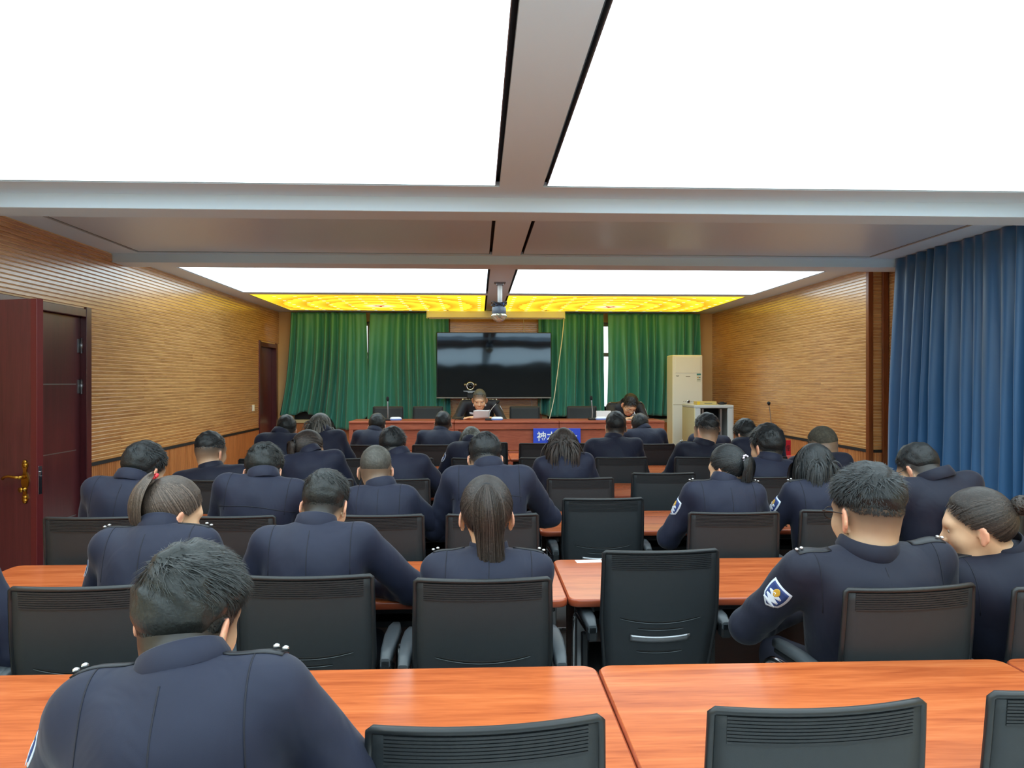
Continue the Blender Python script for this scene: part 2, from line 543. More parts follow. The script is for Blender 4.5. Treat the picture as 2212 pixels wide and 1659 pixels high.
# left wall with two door openings
D1 = (4.90, 6.36, 2.10)     # double door
D2 = (11.36, 12.20, 2.10)   # far door
wl = MB()
X0, X1 = XL - 0.14, XL
for (a, b_) in ((YB, D1[0]), (D1[1], D2[0]), (D2[1], YF)):
    wl.box(X0, X1, a, b_, 0, ZC + .13)
for d in (D1, D2): wl.box(X0, X1, d[0], d[1], d[2], ZC + .13)
wall_left = structure(wl.build('wall_left', M_GROOVE))
def runs_left(z):
    if z > 2.165: return [(2.0, YF)]
    return [(2.0, D1[0] - .075), (D1[1] + .075, D2[0] - .06)]
slats_along(1, XL, runs_left, wall_left, M_SLATY, sign=1)
for (a, b_) in ((2.0, D1[0] - .075), (D1[1] + .075, D2[0] - .06), (D2[1] + .05, YF)):
    battens(wall_left, 1, XL, a, b_, 0.09, ZR, 1)
    MB().box(XL, XL + .013, a, b_, ZR, ZR + .026).build('dark_rail', M_BLACK, wall_left)
    structure(MB().cbox(XL, XL + .015, a, b_, 0, .09, .003).build('baseboard_left', M_TRIMWOOD))

# right wall: slatted part, return, and the set-back part beside the blue curtain
YC = 7.36
wr = MB()
wr.box(XR, XR + .3, YC, YF, 0, ZC + .13); wr.box(XRN, XRN + .12, YB, YC, 0, ZC + .13)
wall_right = structure(wr.build('wall_right', M_GROOVE))
slats_along(1, XR, lambda z: [(YC + .035, YF)], wall_right, M_SLATY, sign=-1)
slats_along(0, YC, lambda z: [(XR + .03, XRN - .05)], wall_right, M_SLATX, sign=-1)
slats_along(1, XRN, lambda z: [(2.0, YC - .02)], wall_right, M_SLATY, sign=-1, maxlen=7)
battens(wall_right, 1, XR, YC + .035, YF, .09, ZR, -1)
battens(wall_right, 0, YC, XR + .03, XRN - .05, .09, ZR, -1)
MB().box(XR - .013, XR, YC + .035, YF, ZR, ZR + .026).build('dark_rail', M_BLACK, wall_right)
MB().box(XR + .03, XRN - .05, YC - .013, YC, ZR, ZR + .026).build('dark_rail', M_BLACK, wall_right)
MB().cbox(XR - .02, XR + .03, YC - .02, YC + .035, 0, ZC, .004).build('corner_trim', M_TRIMWOOD, wall_right)
MB().cbox(XRN - .07, XRN - .01, YC - .03, YC, 0, ZC, .004).build('corner_trim', M_TRIMWOOD, wall_right)
structure(MB().cbox(XR - .015, XR, YC + .035, YF, 0, .09, .003).build('baseboard_right', M_TRIMWOOD))
# wall behind the camera
structure(MB().box(XL - .14, XRN + .12, YB - .12, YB, 0, ZC + .13).build('wall_back', pm('plaster', (96, 84, 74), 0.7, var=(1, .04))))

# wall with the screen: windows left and right, slatted panel between
PX0, PX1 = x_at(972, 12.3), x_at(1165, 12.3)
WZ0, WZ1 = 0.965, 2.54
WIN = [(-2.95, PX0 - .12), (PX1 + .14, 3.38)]
wf = MB()
xs = [XL - .14, WIN[0][0], WIN[0][1], WIN[1][0], WIN[1][1], XR + .3]
for k in (0, 2, 4): wf.box(xs[k], xs[k + 1], YF, YF + .22, 0, ZC + .13)
for (a, b_) in WIN:
    wf.box(a, b_, YF, YF + .22, 0, WZ0); wf.box(a, b_, YF, YF + .22, WZ1, ZC + .13)
wall_front = structure(wf.build('wall_front', M_GROOVE))
slats_along(0, YF - .03, lambda z: [(PX0, PX1)], wall_front, M_SLATX, z0=0.99, z1=2.62, sign=-1, maxlen=3)
MB().box(PX0 - .02, PX1 + .02, YF - .03, YF, 0.97, 2.66).build('slat_backing', M_GROOVE, wall_front)
for x in (PX0 - .05, PX1): MB().cbox(x, x + .05, YF - .055, YF, 0.97, 2.66, .004).build('side_trim', M_TRIMWOOD, wall_front)
battens(wall_front, 0, YF, XL + .02, XR - .02, .06, WZ0 - .05, -1)
# low cream ledge that runs under the windows
structure(MB().cbox(XL + .01, XR, YF - .075, YF + .02, WZ0 - .055, WZ0, .006).build('trim_1', M_SILL))
structure(MB().box(XL + .01, XR, YF - .05, YF, 0.0, WZ0 - .055).build('trim_2', M_WAINS))
M_WFRAME = pm('window_frame', (196, 200, 204), .4)
m, nt, b = base('window_glass')
b.inputs['Base Color'].default_value = (1, 1, 1, 1); b.inputs['Roughness'].default_value = 0.02
b.inputs['Transmission Weight'].default_value = 1.0; b.inputs['IOR'].default_value = 1.02
M_GLASS = m
for k, (a, b_) in enumerate(WIN):
    root = structure(empty(f'window_{k + 1}', ((a + b_) / 2, YF + .1, WZ0)))
    fm = MB(); y0, y1 = YF + .07, YF + .13
    for x in (a, (a + b_) / 2 - .03, b_ - .06): fm.box(x, x + .06, y0, y1, WZ0, WZ1)
    for z in (WZ0, WZ0 + 1.02, WZ1 - .06): fm.box(a, b_, y0 + .002, y1 - .002, z, z + .06)
    fm.build('window_frame', M_WFRAME, root, keep=True)
    MB().box(a, b_, y0 - .01, y1 - .004, WZ0, WZ0 + .2).build('hem_light_block', M_FRAMEBLK, root, keep=True)  # dark strip added to block window brightness under the curtain hems
    for (xa, xb) in ((a + .06, (a + b_) / 2 - .03), ((a + b_) / 2 + .03, b_ - .06)):
        for (za, zb) in ((WZ0 + .06, WZ0 + 1.02), (WZ0 + 1.08, WZ1 - .06)):
            MB().box(xa, xb, YF + .095, YF + .103, za, zb).build('pane', M_GLASS, root, keep=True)

# platform under the head table
structure(MB().cbox(-2.75, 2.62, 9.62, 12.2, 0, 0.26, .006).build('trim_3', M_PODIUM))

# ---- doors
def door_frame(root, d, depth=.16):
    a, b_, h = d
    fm = MB()
    fm.cbox(XL - .12, XL + .022, a - .075, a + .005, 0, h + .075, .004)
    fm.cbox(XL - .12, XL + .022, b_ - .005, b_ + .075, 0, h + .075, .004)
    fm.cbox(XL - .12, XL + .018, a + .005, b_ - .005, h - .005, h + .06, .004)
    return fm.build('door_frame', M_DOOR, root, keep=True)

def lever_set(root, M, side):
    """ornate brass plate, lever and thumb turn; local x along the leaf, y out of the face"""
    mb = MB()
    out = []
    for t in np.linspace(0, 2 * math.pi, 40, endpoint=False):
        z = 0.125 * math.sin(t); w = 0.02 + 0.008 * math.cos(6 * math.asin(max(-1, min(1, z / .125))))
        out.append((w * (1 if math.cos(t) >= 0 else -1) * (abs(math.cos(t)) ** 0.3), z))
    mb.prism(out, 0.0, 0.006, axis=1)
    vs0 = len(mb.v)
    mb.lathe([(.012, 0), (.012, .03), (.009, .05)], 12, Matrix.Translation((0, 0.0, .03)) @ Matrix.Rotation(-math.pi / 2, 4, 'X'))
    mb.tube([(0, .045, .03), (.03 * side, .05, .032), (.07 * side, .05, .036), (.11 * side, .046, .03), (.128 * side, .042, .018)], [.008, .009, .009, .008, .010], 8)
    mb.lathe([(.014, 0), (.014, .012), (.006, .014), (.006, .03), (.016, .032), (.016, .037)], 12, Matrix.Translation((0, 0.0, -.045)) @ Matrix.Rotation(-math.pi / 2, 4, 'X'))
    for z in (-.115, -.095, .1, .118):
        mb.lathe([(.022 - abs(abs(z) - .105) * .4, 0), (.014, .008), (.004, .011)], 10, Matrix.Translation((0, .003, z)) @ Matrix.Rotation(-math.pi / 2, 4, 'X'))
    mb.v = [tuple(M @ Vector(p)) for p in mb.v]
    return mb.build('door_handle', M_BRASS, root, keep=True)

# double door: one leaf shut, the other swung into the room
d1 = structure(empty('door_1', (XL, (D1[0] + D1[1]) / 2, 0)))
door_frame(d1, D1)
yl = 5.52
MB().cbox(XL - .075, XL - .03, yl, D1[1] - .006, .008, D1[2] - .006, .003).build('leaf', M_DOOR, d1, keep=True)
for z in (1.55, 1.02, .5):
    MB().box(XL - .031, XL - .0285, yl + .03, D1[1] - .07, z - .004, z + .004).build('metal_strip', M_STEEL, d1, keep=True)
for z in (1.86, 1.53, .25):
    h = MB(); h.lathe([(.009, -.06), (.009, -.022), (.011, -.02), (.011, .02), (.009, .022), (.009, .06)], 10, Matrix.Translation((XL - .018, D1[1] - .012, z)))
    h.box(XL - .03, XL - .026, D1[1] - .05, D1[1] - .008, z - .055, z + .055)
    h.build('hinge', M_STEEL, d1, keep=True)
hinge = np.array([XL + .01, D1[0] + .01]); free = np.array([-2.645, 4.735])
dv = free - hinge; ln = float(np.linalg.norm(dv)); ang = math.atan2(dv[1], dv[0])
leafM = Matrix.Translation((hinge[0], hinge[1], 0)) @ Matrix.Rotation(ang, 4, 'Z')
lf = MB(); lf.cbox(0, ln, -.021, .021, .008, D1[2] - .03, .003, M=leafM)
lf.box(0, 0, 0, 0, 0, 0) if False else None
leaf2 = lf.build('open_leaf', M_DOOR, d1, keep=True)
st = MB(); st.cbox(ln - .045, ln + .002, -.0235, .0235, .008, D1[2] - .03, .002, M=leafM)
st.build('edge_stile', pm('door_stile', (96, 34, 36), .3), leaf2, keep=False)
lk = MB(); lk.cbox(ln + .001, ln + .0045, -.013, .013, .89, 1.06, .001, M=leafM); lk.cbox(ln + .002, ln + .012, -.008, .008, 1.0, 1.03, .002, M=leafM)
lk.build('lock_plate', M_CHROME, leaf2)
lever_set(d1, leafM @ Matrix.Translation((ln - .085, -.022, .965)) @ Matrix.Rotation(math.pi, 4, 'Z'), 1)
lever_set(d1, leafM @ Matrix.Translation((ln - .085, .022, .965)), -1)
# far door: frame, leaf standing open into the dark corridor
d2 = structure(empty('door_2', (XL, (D2[0] + D2[1]) / 2, 0)))
door_frame(d2, D2)
MB().cbox(XL - .10, XL - .055, D2[0] + .004, D2[1] - .004, .008, D2[2] - .006, .003).build('leaf', M_DOOR, d2, keep=True)
lever_set(d2, Matrix.Translation((XL - .055, D2[0] + .08, 1.0)) @ Matrix.Rotation(-math.pi / 2, 4, 'Z'), 1)
# dark corridor behind the double door
structure(MB().box(XL - 1.3, XL - 1.2, D1[0] - .6, D1[1] + .6, 0, 2.5).build('wall_corridor', pm('corridor', (150, 140, 130), .8)))
structure(MB().box(XL - 1.3, XL - .1, D1[0] - .6, D1[1] + .6, 2.45, 2.5).build('ceiling_corridor', pm('corridor', (150, 140, 130), .8)))
structure(MB().box(XL - 1.3, XL - .1, D1[0] - .6, D1[1] + .6, -.05, 0).build('floor_corridor', MATS['floor_tile']))
for y in (D1[0] - .6, D1[1] + .55):
    structure(MB().box(XL - 1.3, XL - .1, y, y + .05, 0, 2.5).build('wall_corridor_light_stop', pm('corridor', (150, 140, 130), .8)))  # unseen ends added to stop sky light leaking in

# ================================================================== CURTAINS
def curtain(name, xa, xb, ztop, zbot, y0, mat, nf, seed, label, amp=.09, shift=None, axis=0, gap=None, nx=150, nz=44, grp=None, sgn=1, th=.004, flat_top=.35):
    """pleated cloth hung from the ceiling; zbot and shift are functions of s (0..1 along the width)"""
    r = np.random.default_rng(seed)
    s = np.linspace(0, 1, nx)[:, None]; t = np.linspace(0, 1, nz)[None, :]   # t: 0 top, 1 bottom
    ph = np.cumsum(r.uniform(.6, 1.4, nf + 2)); ph = ph / ph[nf]
    fold = np.interp(s[:, 0], np.concatenate([[0.0], ph[:nf + 1]]), np.arange(0, nf + 2))
    fold = fold[:, None]
    wob = .18 * np.sin(2.2 * t + r.uniform(0, 6) + 5 * s) * t
    a = 2 * math.pi * (fold + wob)
    ampl = amp * (flat_top + (1 - flat_top) * np.minimum(1, t * 2.2)) * (0.75 + .35 * np.sin(9 * s + r.uniform(0, 6)))
    sh = np.sin(a); sh = np.sign(sh) * np.abs(sh) ** .8
    d = ampl * sh + .35 * ampl * np.sin(2 * a + 1 + 3 * t) * t
    d += .012 * np.sin(a * .5 + 4 * t) * t
    zb = np.array([zbot(q) for q in s[:, 0]])[:, None]
    z = ztop + (zb - ztop) * t
    sx = np.zeros_like(z) if shift is None else np.array([[shift(q, w) for w in t[0]] for q in s[:, 0]])
    x = xa + (xb - xa) * s + sx + .008 * np.cos(a) * t
    if axis == 0: G = np.stack([x + 0 * z, y0 - sgn * d, z], -1)
    else: G = np.stack([y0 - sgn * d, x + 0 * z, z], -1)
    mb = MB().sheet(G, th)
    o = mb.build(name, mat)
    tag(o, label, 'curtain', grp)
    return o
def cloth(name, rgb, rough=.6, sheen=.3):
    m = pm(name, rgb, rough, var=(2.5, .10), bump=(350, .12), sheen=sheen)
    return m
M_GREEN = cloth('green_velvet', (68, 150, 142), .36, .25)
M_BLUE = cloth('blue_velvet', (52, 98, 142), .45, .35)
YC0 = 12.23
G = 'green curtains behind the head table'
zb = lambda v, Y=YC0: float(at_y(1100, v, Y)[2])
def sh1(s, t): return -.14 * (1 - s) * t ** 2 * (1.2 if s < .6 else .6) - .02 * t
curtain('window_curtain', x_at(628, YC0), x_at(790, YC0), ZC - .02,
        lambda s: np.interp(s, [0, .18, .3, .45, .62, .8, 1], [zb(897), zb(896), zb(888), zb(901), zb(925), zb(928), zb(897)]), YC0, M_GREEN, 8, 3,
        'green velvet curtain nearest the far left door, its hem hanging below the ledge', shift=lambda s, t: sh1(s, t) + (.06 * s * t ** .7 if s > .8 else 0), grp=G, amp=.095)
curtain('window_curtain', x_at(800, YC0 + .03), x_at(968, YC0), ZC - .02,
        lambda s: np.interp(s, [0, .3, .6, .8, 1], [zb(908), zb(912), zb(905), zb(901), zb(898)]), YC0 + .03, M_GREEN, 7, 5,
        'green velvet curtain partly behind the left edge of the black screen', shift=lambda s, t: (-.05 * (1 - s) * t ** .5) + (.03 * s * t), grp=G)
curtain('window_curtain', x_at(1162, YC0), x_at(1303, YC0), ZC - .02,
        lambda s: np.interp(s, [0, .2, .5, .8, 1], [zb(893), zb(901), zb(899), zb(905), zb(900)]), YC0, M_GREEN, 7, 8,
        'green velvet curtain just right of the black screen, behind a hanging cord', shift=lambda s, t: .045 * s * max(0, t - .55) , grp=G, amp=.095)
curtain('window_curtain', x_at(1313, YC0), x_at(1512, YC0), ZC - .02,
        lambda s: np.interp(s, [0, .3, .6, .85, 1], [zb(905), zb(897), zb(899), zb(902), zb(902)]), YC0, M_GREEN, 8, 13,
        'green velvet curtain behind the air conditioner and the bespectacled reader', shift=lambda s, t: -.035 * (1 - s) * max(0, t - .45), grp=G)
curtain('window_curtain', 6.80, 4.95, ZC - .005, lambda s: .12, 3.80, M_BLUE, 11, 21,
        'tall blue velvet curtain hanging on the right wall', amp=.07, axis=1, shift=lambda s, t: (.16 * (1 - s) * t - .05 * s * t), sgn=1, nz=30, nx=220)

# ================================================================== WALL AND CEILING FITTINGS
# large black screen
TY = 12.07
tl, tr_ = x_at(943, TY), x_at(1191, TY)
tz1, tz0 = float(at_y(1066, 718, TY)[2]), float(at_y(1066, 860, TY)[2])
tv = empty('television', ((tl + tr_) / 2, TY + .03, tz0)); tag(tv, 'large black wall-mounted television above the speaker', 'television')
MB().cbox(tl, tr_, TY, TY + .07, tz0, tz1, .006).build('casing', pm('tv_case', (20, 22, 26), .4), tv, keep=True)
m, nt, b = base('tv_glass')
b.inputs['Base Color'].default_value = L3((6, 10, 20)); b.inputs['Roughness'].default_value = .05
b.inputs['Specular IOR Level'].default_value = .9; b.inputs['Specular Tint'].default_value = (.72, .86, 1, 1)
tcn = node(nt, 'ShaderNodeTexCoord'); nz_ = node(nt, 'ShaderNodeTexNoise', i_Scale=2.1, i_Detail=1.0)
nt.links.new(tcn.outputs['Object'], nz_.inputs['Vector'])
bp_ = node(nt, 'ShaderNodeBump', i_Strength=.3, i_Distance=.006); nt.links.new(nz_.outputs['Fac'], bp_.inputs['Height'])
nt.links.new(bp_.outputs[0], b.inputs['Normal'])
scr = MB(); scr.add([(tl + .012, TY - .016, tz0 + .02), (tr_ - .012, TY - .016, tz0 + .02), (tr_ - .012, TY - .003, tz1 - .012), (tl + .012, TY - .003, tz1 - .012), (tl + .012, TY + .002, tz0 + .02), (tr_ - .012, TY + .002, tz0 + .02), (tr_ - .012, TY + .002, tz1 - .012), (tl + .012, TY + .002, tz1 - .012)], [(0, 1, 2, 3), (4, 7, 6, 5), (0, 4, 5, 1), (1, 5, 6, 2), (2, 6, 7, 3), (3, 7, 4, 0)]); scr.build('screen', m, tv, keep=True)
MB().cbox(tl, tr_, TY - .018, TY + .01, tz0 - .004, tz0 + .014, .002).build('chin_bar', M_STEEL, tv, keep=True)
MB().box(tl + .5, tr_ - .5, TY + .07, YF - .04, tz0 + .25, tz1 - .25).build('wall_bracket', M_FRAMEBLK, tv, keep=True)

# projection screen housing
SY = 11.95
sl, sr = x_at(923, SY), x_at(1219, SY)
ph = empty('projector_screen_housing', ((sl + sr) / 2, SY, ZC)); tag(ph, 'long cream projector screen housing under the ceiling above the television', 'projector screen')
MB().cbox(sl, sr, SY - .045, SY + .045, 2.562, ZC - .012, .012).build('housing', M_CREAM, ph, keep=True)
for x in (sl - .008, sr - .004): MB().cbox(x, x + .012, SY - .05, SY + .05, 2.555, ZC - .008, .003).build('end_cap', M_CREAM, ph, keep=True)
MB().cbox(sl + .03, sr - .03, SY - .008, SY + .008, 2.55, 2.563, .002).build('bottom_bar', M_CREAM, ph, keep=True)
for x in (sl + .3, sr - .3): MB().box(x, x + .03, SY - .01, SY + .01, ZC - .014, ZC).build('bracket', M_STEEL, ph, keep=True)
# hanging cords
def cord(name, pts, r, mat, label):
    P = np.array(pts); k = len(P); tt = np.linspace(0, k - 1, k * 8)
    S = np.stack([np.interp(tt, np.arange(k), P[:, i]) for i in range(3)], 1)
    for _ in range(6): S[1:-1] = (S[:-2] + S[1:-1] * 2 + S[2:]) / 4
    return tag(MB().tube(S, r, 6).build(name, mat), label, 'cord')
cord('hanging_cord', [at_y(u, v, 11.93) for u, v in ((1218.5, 688), (1214, 735), (1205, 800), (1197, 862), (1187, 905), (1181, 922))], .0075, M_CREAM,
     'cream cord dangling from the projector screen housing across the green curtain')
cord('hanging_cord', [at_y(u, v, 12.33) for u, v in ((1131, 690), (1131.5, 705), (1131, 725))], .004, M_CREAM, 'thin cream cord on the slatted wood above the television')
cord('hanging_cord', [at_y(u, v, 12.33) for u, v in ((1147, 862), (1148.5, 870), (1149, 880))], .004, M_CREAM, 'thin cream cord on the slatted wood below the television')

# dome camera on the spine
dx, dy = .245, 8.62
dc = empty('dome_camera', (dx, dy, ZC)); tag(dc, 'ceiling-hung dome camera on a white pole', 'camera')
dz = lambda v: float(at_y(1083, v, dy)[2])
MB().cbox(dx - .065, dx + .065, dy - .05, dy + .05, ZC - .012, ZC, .003).cbox(dx - .04, dx + .04, dy - .03, dy + .03, ZC - .035, ZC - .012, .003).build('mount_plate', M_STEEL, dc, keep=True)
MB().tube([(dx, dy, ZC - .03), (dx, dy, dz(660))], .027, 14).build('pole', M_WHITE, dc, keep=True)
Zt = dz(663)
MB().lathe([(.045, .012), (.07, .0), (.078, -.012), (.080, -.07), (.075, -.08)], 24, Matrix.Translation((dx - .01, dy, Zt))).build('housing', pm('dome_house', (92, 102, 116), .35), dc, keep=True)
cb = MB()
for k in range(4):
    cb.tube([(dx - .01 + (.075 + .012 * (k % 2)) * math.cos(a), dy + .07 * math.sin(a), Zt + .012 + .012 * k + .01 * math.sin(3 * a + k)) for a in np.linspace(k, k + 5.6, 20)], .005, 5)
cb.build('cable_loop', pm('cable_black', (26, 28, 36), .5), dc, keep=True)
tp = MB()
for k in range(5): tp.cbox(dx - .05 + .02 * k, dx - .035 + .02 * k, dy - .06, dy - .04, Zt + .01, Zt + .045, .002)
tp.build('tape', pm('blue_tape', (64, 92, 156), .5), dc, keep=True)
ball = MB(); nlat, nlon, R = 7, 18, .094
rings = []
for i in range(nlat + 1):
    f = math.radians(90 * i / nlat); z = -.08 - math.sin(f) * R
    rr = max(.075 if i == 0 else R * math.cos(f), .003)
    rings.append([(dx - .01 + rr * math.cos(2 * math.pi * (j + .5 * (i % 2)) / nlon), dy + rr * math.sin(2 * math.pi * (j + .5 * (i % 2)) / nlon), Zt + z) for j in range(nlon)])
ball.loft(rings, smooth=False)
gm, nt, b = base('dome_glass'); b.inputs['Base Color'].default_value = L3((196, 190, 166)); b.inputs['Roughness'].default_value = .08; b.inputs['Metallic'].default_value = .55
ball.build('faceted_dome', gm, dc, keep=True)

# light switch by the far door
sw = empty('light_switch', (XL + .012, 10.98, 1.2)); tag(sw, 'cream light switch on the left slatted wall beside the far door', 'light switch')
MB().cbox(XL + .008, XL + .02, 10.94, 11.03, 1.155, 1.245, .003).build('plate', M_CREAM, sw, keep=True)
MB().cbox(XL + .019, XL + .025, 10.965, 11.005, 1.175, 1.225, .002).build('rocker', M_WHITE, sw, keep=True)

# ================================================================== HEAD TABLE AND WHAT STANDS ROUND IT
PY0, PZ, PF = 9.88, 1.062, .26        # front, top height, platform height
seams = [x_at(753, PY0), x_at(981, PY0), x_at(1208, PY0), x_at(1436, PY0)]
nth = ['left', 'middle', 'right']
for k in range(3):
    a, b_ = seams[k] + .002, seams[k + 1] - .002
    t = empty('head_table', ((a + b_) / 2, PY0 + .3, PF))
    tag(t, ['reddish wood head table unit at the left end of the platform', 'reddish wood head table unit in front of the speaker reading a paper',
            'reddish wood head table unit at the right end, behind the blue sign'][k], 'table', 'head table units on the platform')
    MB().cbox(a, b_, PY0 - .01, PY0 + .62, PZ - .03, PZ, .006).build('tabletop', M_PODIUM, t, keep=True)
    MB().cbox(a, b_, PY0 + .004, PY0 + .03, PZ - .11, PZ - .03, .004).build('apron', M_PODIUM, t, keep=True)
    MB().cbox(a + .06, b_ - .06, PY0 + .03, PY0 + .05, PF + .42, PZ - .115, .004).build('front_panel', M_PODIUM, t, keep=True)
    MB().cbox(a + .06, b_ - .06, PY0 + .025, PY0 + .05, PF + .1, PF + .41, .004).build('front_panel', M_PODIUM, t, keep=True)
    for x in (a, b_ - .055): MB().cbox(x, x + .055, PY0 + .01, PY0 + .58, PF, PZ - .03, .004).build('side_panel', M_PODIUM, t, keep=True)
    MB().cbox(a + .055, b_ - .055, PY0 + .03, PY0 + .06, PF, PF + .1, .003).build('plinth', M_PODIUM, t, keep=True)

def text_mesh(txt, size, bold=0.0):
    cu = bpy.data.curves.new('txt', 'FONT'); cu.body = txt; cu.size = size; cu.align_x = 'CENTER'; cu.align_y = 'CENTER'
    cu.extrude = .001; cu.offset = bold
    ob = bpy.data.objects.new('txt', cu); COL.objects.link(ob)
    bpy.context.view_layer.update()
    dg = bpy.context.evaluated_depsgraph_get()
    me = bpy.data.meshes.new_from_object(ob.evaluated_get(dg), depsgraph=dg)
    bpy.data.objects.remove(ob, do_unlink=True)
    return me
def put_text(txt, size, mat, parent, loc, rot=(math.pi / 2, 0, 0), bold=0.0, name='lettering'):
    me = text_mesh(txt, size, bold); me.materials.clear(); me.materials.append(mat)
    o = link(name, me, None, parent); o.matrix_parent_inverse = parent.matrix_basis.inverted()
    o.location = loc; o.rotation_euler = rot
    return o
# blue sign on the front of the head table
bx0, bx1 = x_at(1152, PY0 - .02), x_at(1254, PY0 - .02)
bz1 = float(at_y(1200, 925.5, PY0 - .02)[2]); bz0 = bz1 - .25
sg = empty('blue_sign', ((bx0 + bx1) / 2, PY0 - .015, bz0)); tag(sg, 'blue sign board with white Chinese characters on the front of the head table', 'sign')
MB().cbox(bx0, bx1, PY0 - .028, PY0 + .003, bz0, bz1, .003).build('board', pm('sign_blue', (44, 74, 196), .45), sg, keep=True)
for k, ch in enumerate('神木公安'):
    u = [1170, 1191.5, 1214, 1237][k]
    put_text(ch, .125, M_WHITE, sg, (x_at(u, PY0 - .03), PY0 - .0285, float(at_y(1200, 944, PY0 - .03)[2])), bold=.0025, name='character')

def gooseneck(name, basep, pts, label, r=.0055, headlen=.045):
    root = empty(name, basep); tag(root, label, 'microphone', 'gooseneck microphones')
    bx, by, bz = basep
    MB().cbox(bx - .05, bx + .05, by - .06, by + .06, bz, bz + .028, .008).build('base', M_FRAMEBLK, root, keep=True)
    P = [np.array((bx, by, bz + .02))] + [np.array(p) for p in pts]
    k = len(P); tt = np.linspace(0, k - 1, k * 6)
    S = np.stack([np.interp(tt, np.arange(k), np.array(P)[:, i]) for i in range(3)], 1)
    for _ in range(4): S[1:-1] = (S[:-2] + S[1:-1] * 2 + S[2:]) / 4
    MB().tube(S, r, 8).build('neck', M_STEEL, root, keep=True)
    d = S[-1] - S[-4]; d /= np.linalg.norm(d)
    MB().tube([S[-1] - d * .01, S[-1] + d * .006, S[-1] + d * .02, S[-1] + d * headlen, S[-1] + d * (headlen + .012)], [.008, .017, .02, .018, .006], 10).build('windscreen', pm('foam', (18, 19, 20), .9), root, keep=True)
gooseneck('gooseneck_microphone', (x_at(838, 10.1), 10.1, PZ), [at_y(838, 893, 10.1), at_y(837.5, 866, 10.12)], 'gooseneck microphone standing upright at the left end of the head table', r=.009)
gooseneck('gooseneck_microphone', (x_at(1056, 10.05), 10.05, PZ), [at_y(1058, 890, 10.06), at_y(1063, 882, 10.1), at_y(1073, 871, 10.14)], 'gooseneck microphone bent towards the speaker reading a paper')
gooseneck('gooseneck_microphone', (x_at(1279, 10.1), 10.1, PZ), [at_y(1280, 890, 10.1), at_y(1277.5, 864, 10.12)], 'gooseneck microphone upright beside the empty chair next to the bespectacled reader', r=.009)

def tissue_pack(u, Y, label, rz=0.2):
    x = x_at(u, Y); root = empty('tissue_pack', (x, Y, PZ), rz); tag(root, label, 'tissue pack', 'tissue packs on the head table')
    rings = []
    for (w, d, z) in ((.055, .035, .0), (.075, .045, .01), (.078, .047, .025), (.07, .042, .042), (.05, .03, .05)):
        rings.append([(w * math.copysign(abs(math.cos(a)) ** .5, math.cos(a)), d * math.copysign(abs(math.sin(a)) ** .5, math.sin(a)), z) for a in np.linspace(0, 2 * math.pi, 20, endpoint=False)])
    MB().loft(rings).build('wrapper', pm('tissue_white', (224, 232, 244), .4), root)
    MB().loft([[(p[0] * 1.015, p[1] * 1.015, p[2]) for p in r] for r in rings[1:3]], False, False).build('blue_print', pm('tissue_blue', (96, 140, 214), .4), root)
tissue_pack(855, 10.0, 'blue and white tissue pack beside the left microphone on the head table')
tissue_pack(1074, 10.0, 'blue and white tissue pack right of the speaker reading a paper', -.1)
tissue_pack(1299, 10.0, 'blue and white tissue pack left of the bespectacled reader', .1)
# stack of papers by the second officer
sp = empty('paper_stack', (x_at(1303, 10.22), 10.22, PZ), .12); tag(sp, 'stack of white papers standing near the bespectacled reader', 'paper')
for k in range(6): MB().cbox(-.1 + .004 * (k % 3), .1, -.03 + .008 * k, -.0235 + .008 * k, 0, .118 - .006 * (k % 2), .0008).build('sheet', M_WHITE, sp)

# conference camera on a stand behind the speaker
cy_ = 11.55
ct = empty('conference_camera', (x_at(1016, cy_), cy_, PF)); tag(ct, 'black conference camera on a tripod behind the speaker', 'camera')
cxp = x_at(1016, cy_); zl = lambda v: float(at_y(1016, v, cy_)[2])
MB().lathe([(.066, 0), (.072, .02), (.072, .085), (.06, .1)], 20, Matrix.Translation((cxp, cy_ + .06, zl(834))) @ Matrix.Rotation(math.pi / 2, 4, 'X')).build('camera_head', M_FRAMEBLK, ct, keep=True)
MB().lathe([(.062, 0), (.062, .016), (.048, .018), (.045, .004)], 24, Matrix.Translation((cxp, cy_ - .042, zl(834))) @ Matrix.Rotation(math.pi / 2, 4, 'X')).build('lens_ring', M_CHROME, ct, keep=True)
MB().lathe([(.046, 0), (.046, .01), (.03, .014), (.01, .01)], 20, Matrix.Translation((cxp, cy_ - .045, zl(834))) @ Matrix.Rotation(math.pi / 2, 4, 'X')).build('lens', pm('lens', (6, 8, 10), .08), ct, keep=True)
for s in (-1, 1):
    MB().lathe([(.016, -.02), (.02, 0), (.016, .02)], 12, Matrix.Translation((cxp + s * .075, cy_, zl(831.5))) @ Matrix.Rotation(math.pi / 2, 4, 'Y')).build('side_knob', M_STEEL, ct, keep=True)
zb2 = zl(844)
MB().prism([(cxp - .105, zb2), (cxp + .105, zb2), (cxp + .1, zb2 - .012), (cxp + .045, zb2 - .016), (cxp + .03, zb2 - .036), (cxp - .03, zb2 - .036), (cxp - .045, zb2 - .016), (cxp - .1, zb2 - .012)], cy_ - .08, cy_ + .07, axis=1).build('base_tray', M_STEEL, ct, keep=True)
MB().cbox(cxp - .05, cxp + .05, cy_ - .05, cy_ + .05, zb2 - .12, zb2 - .036, .008).tube([(cxp, cy_, zb2 - .1), (cxp, cy_, PF + .35)], .022, 10).build('column', M_FRAMEBLK, ct, keep=True)
for k in range(3):
    a = 2 * math.pi * k / 3 + .5
    MB().tube([(cxp, cy_, PF + .8), (cxp + .24 * math.cos(a), cy_ + .24 * math.sin(a), PF)], [.014, .01], 8).build('leg', M_FRAMEBLK, ct, keep=True)

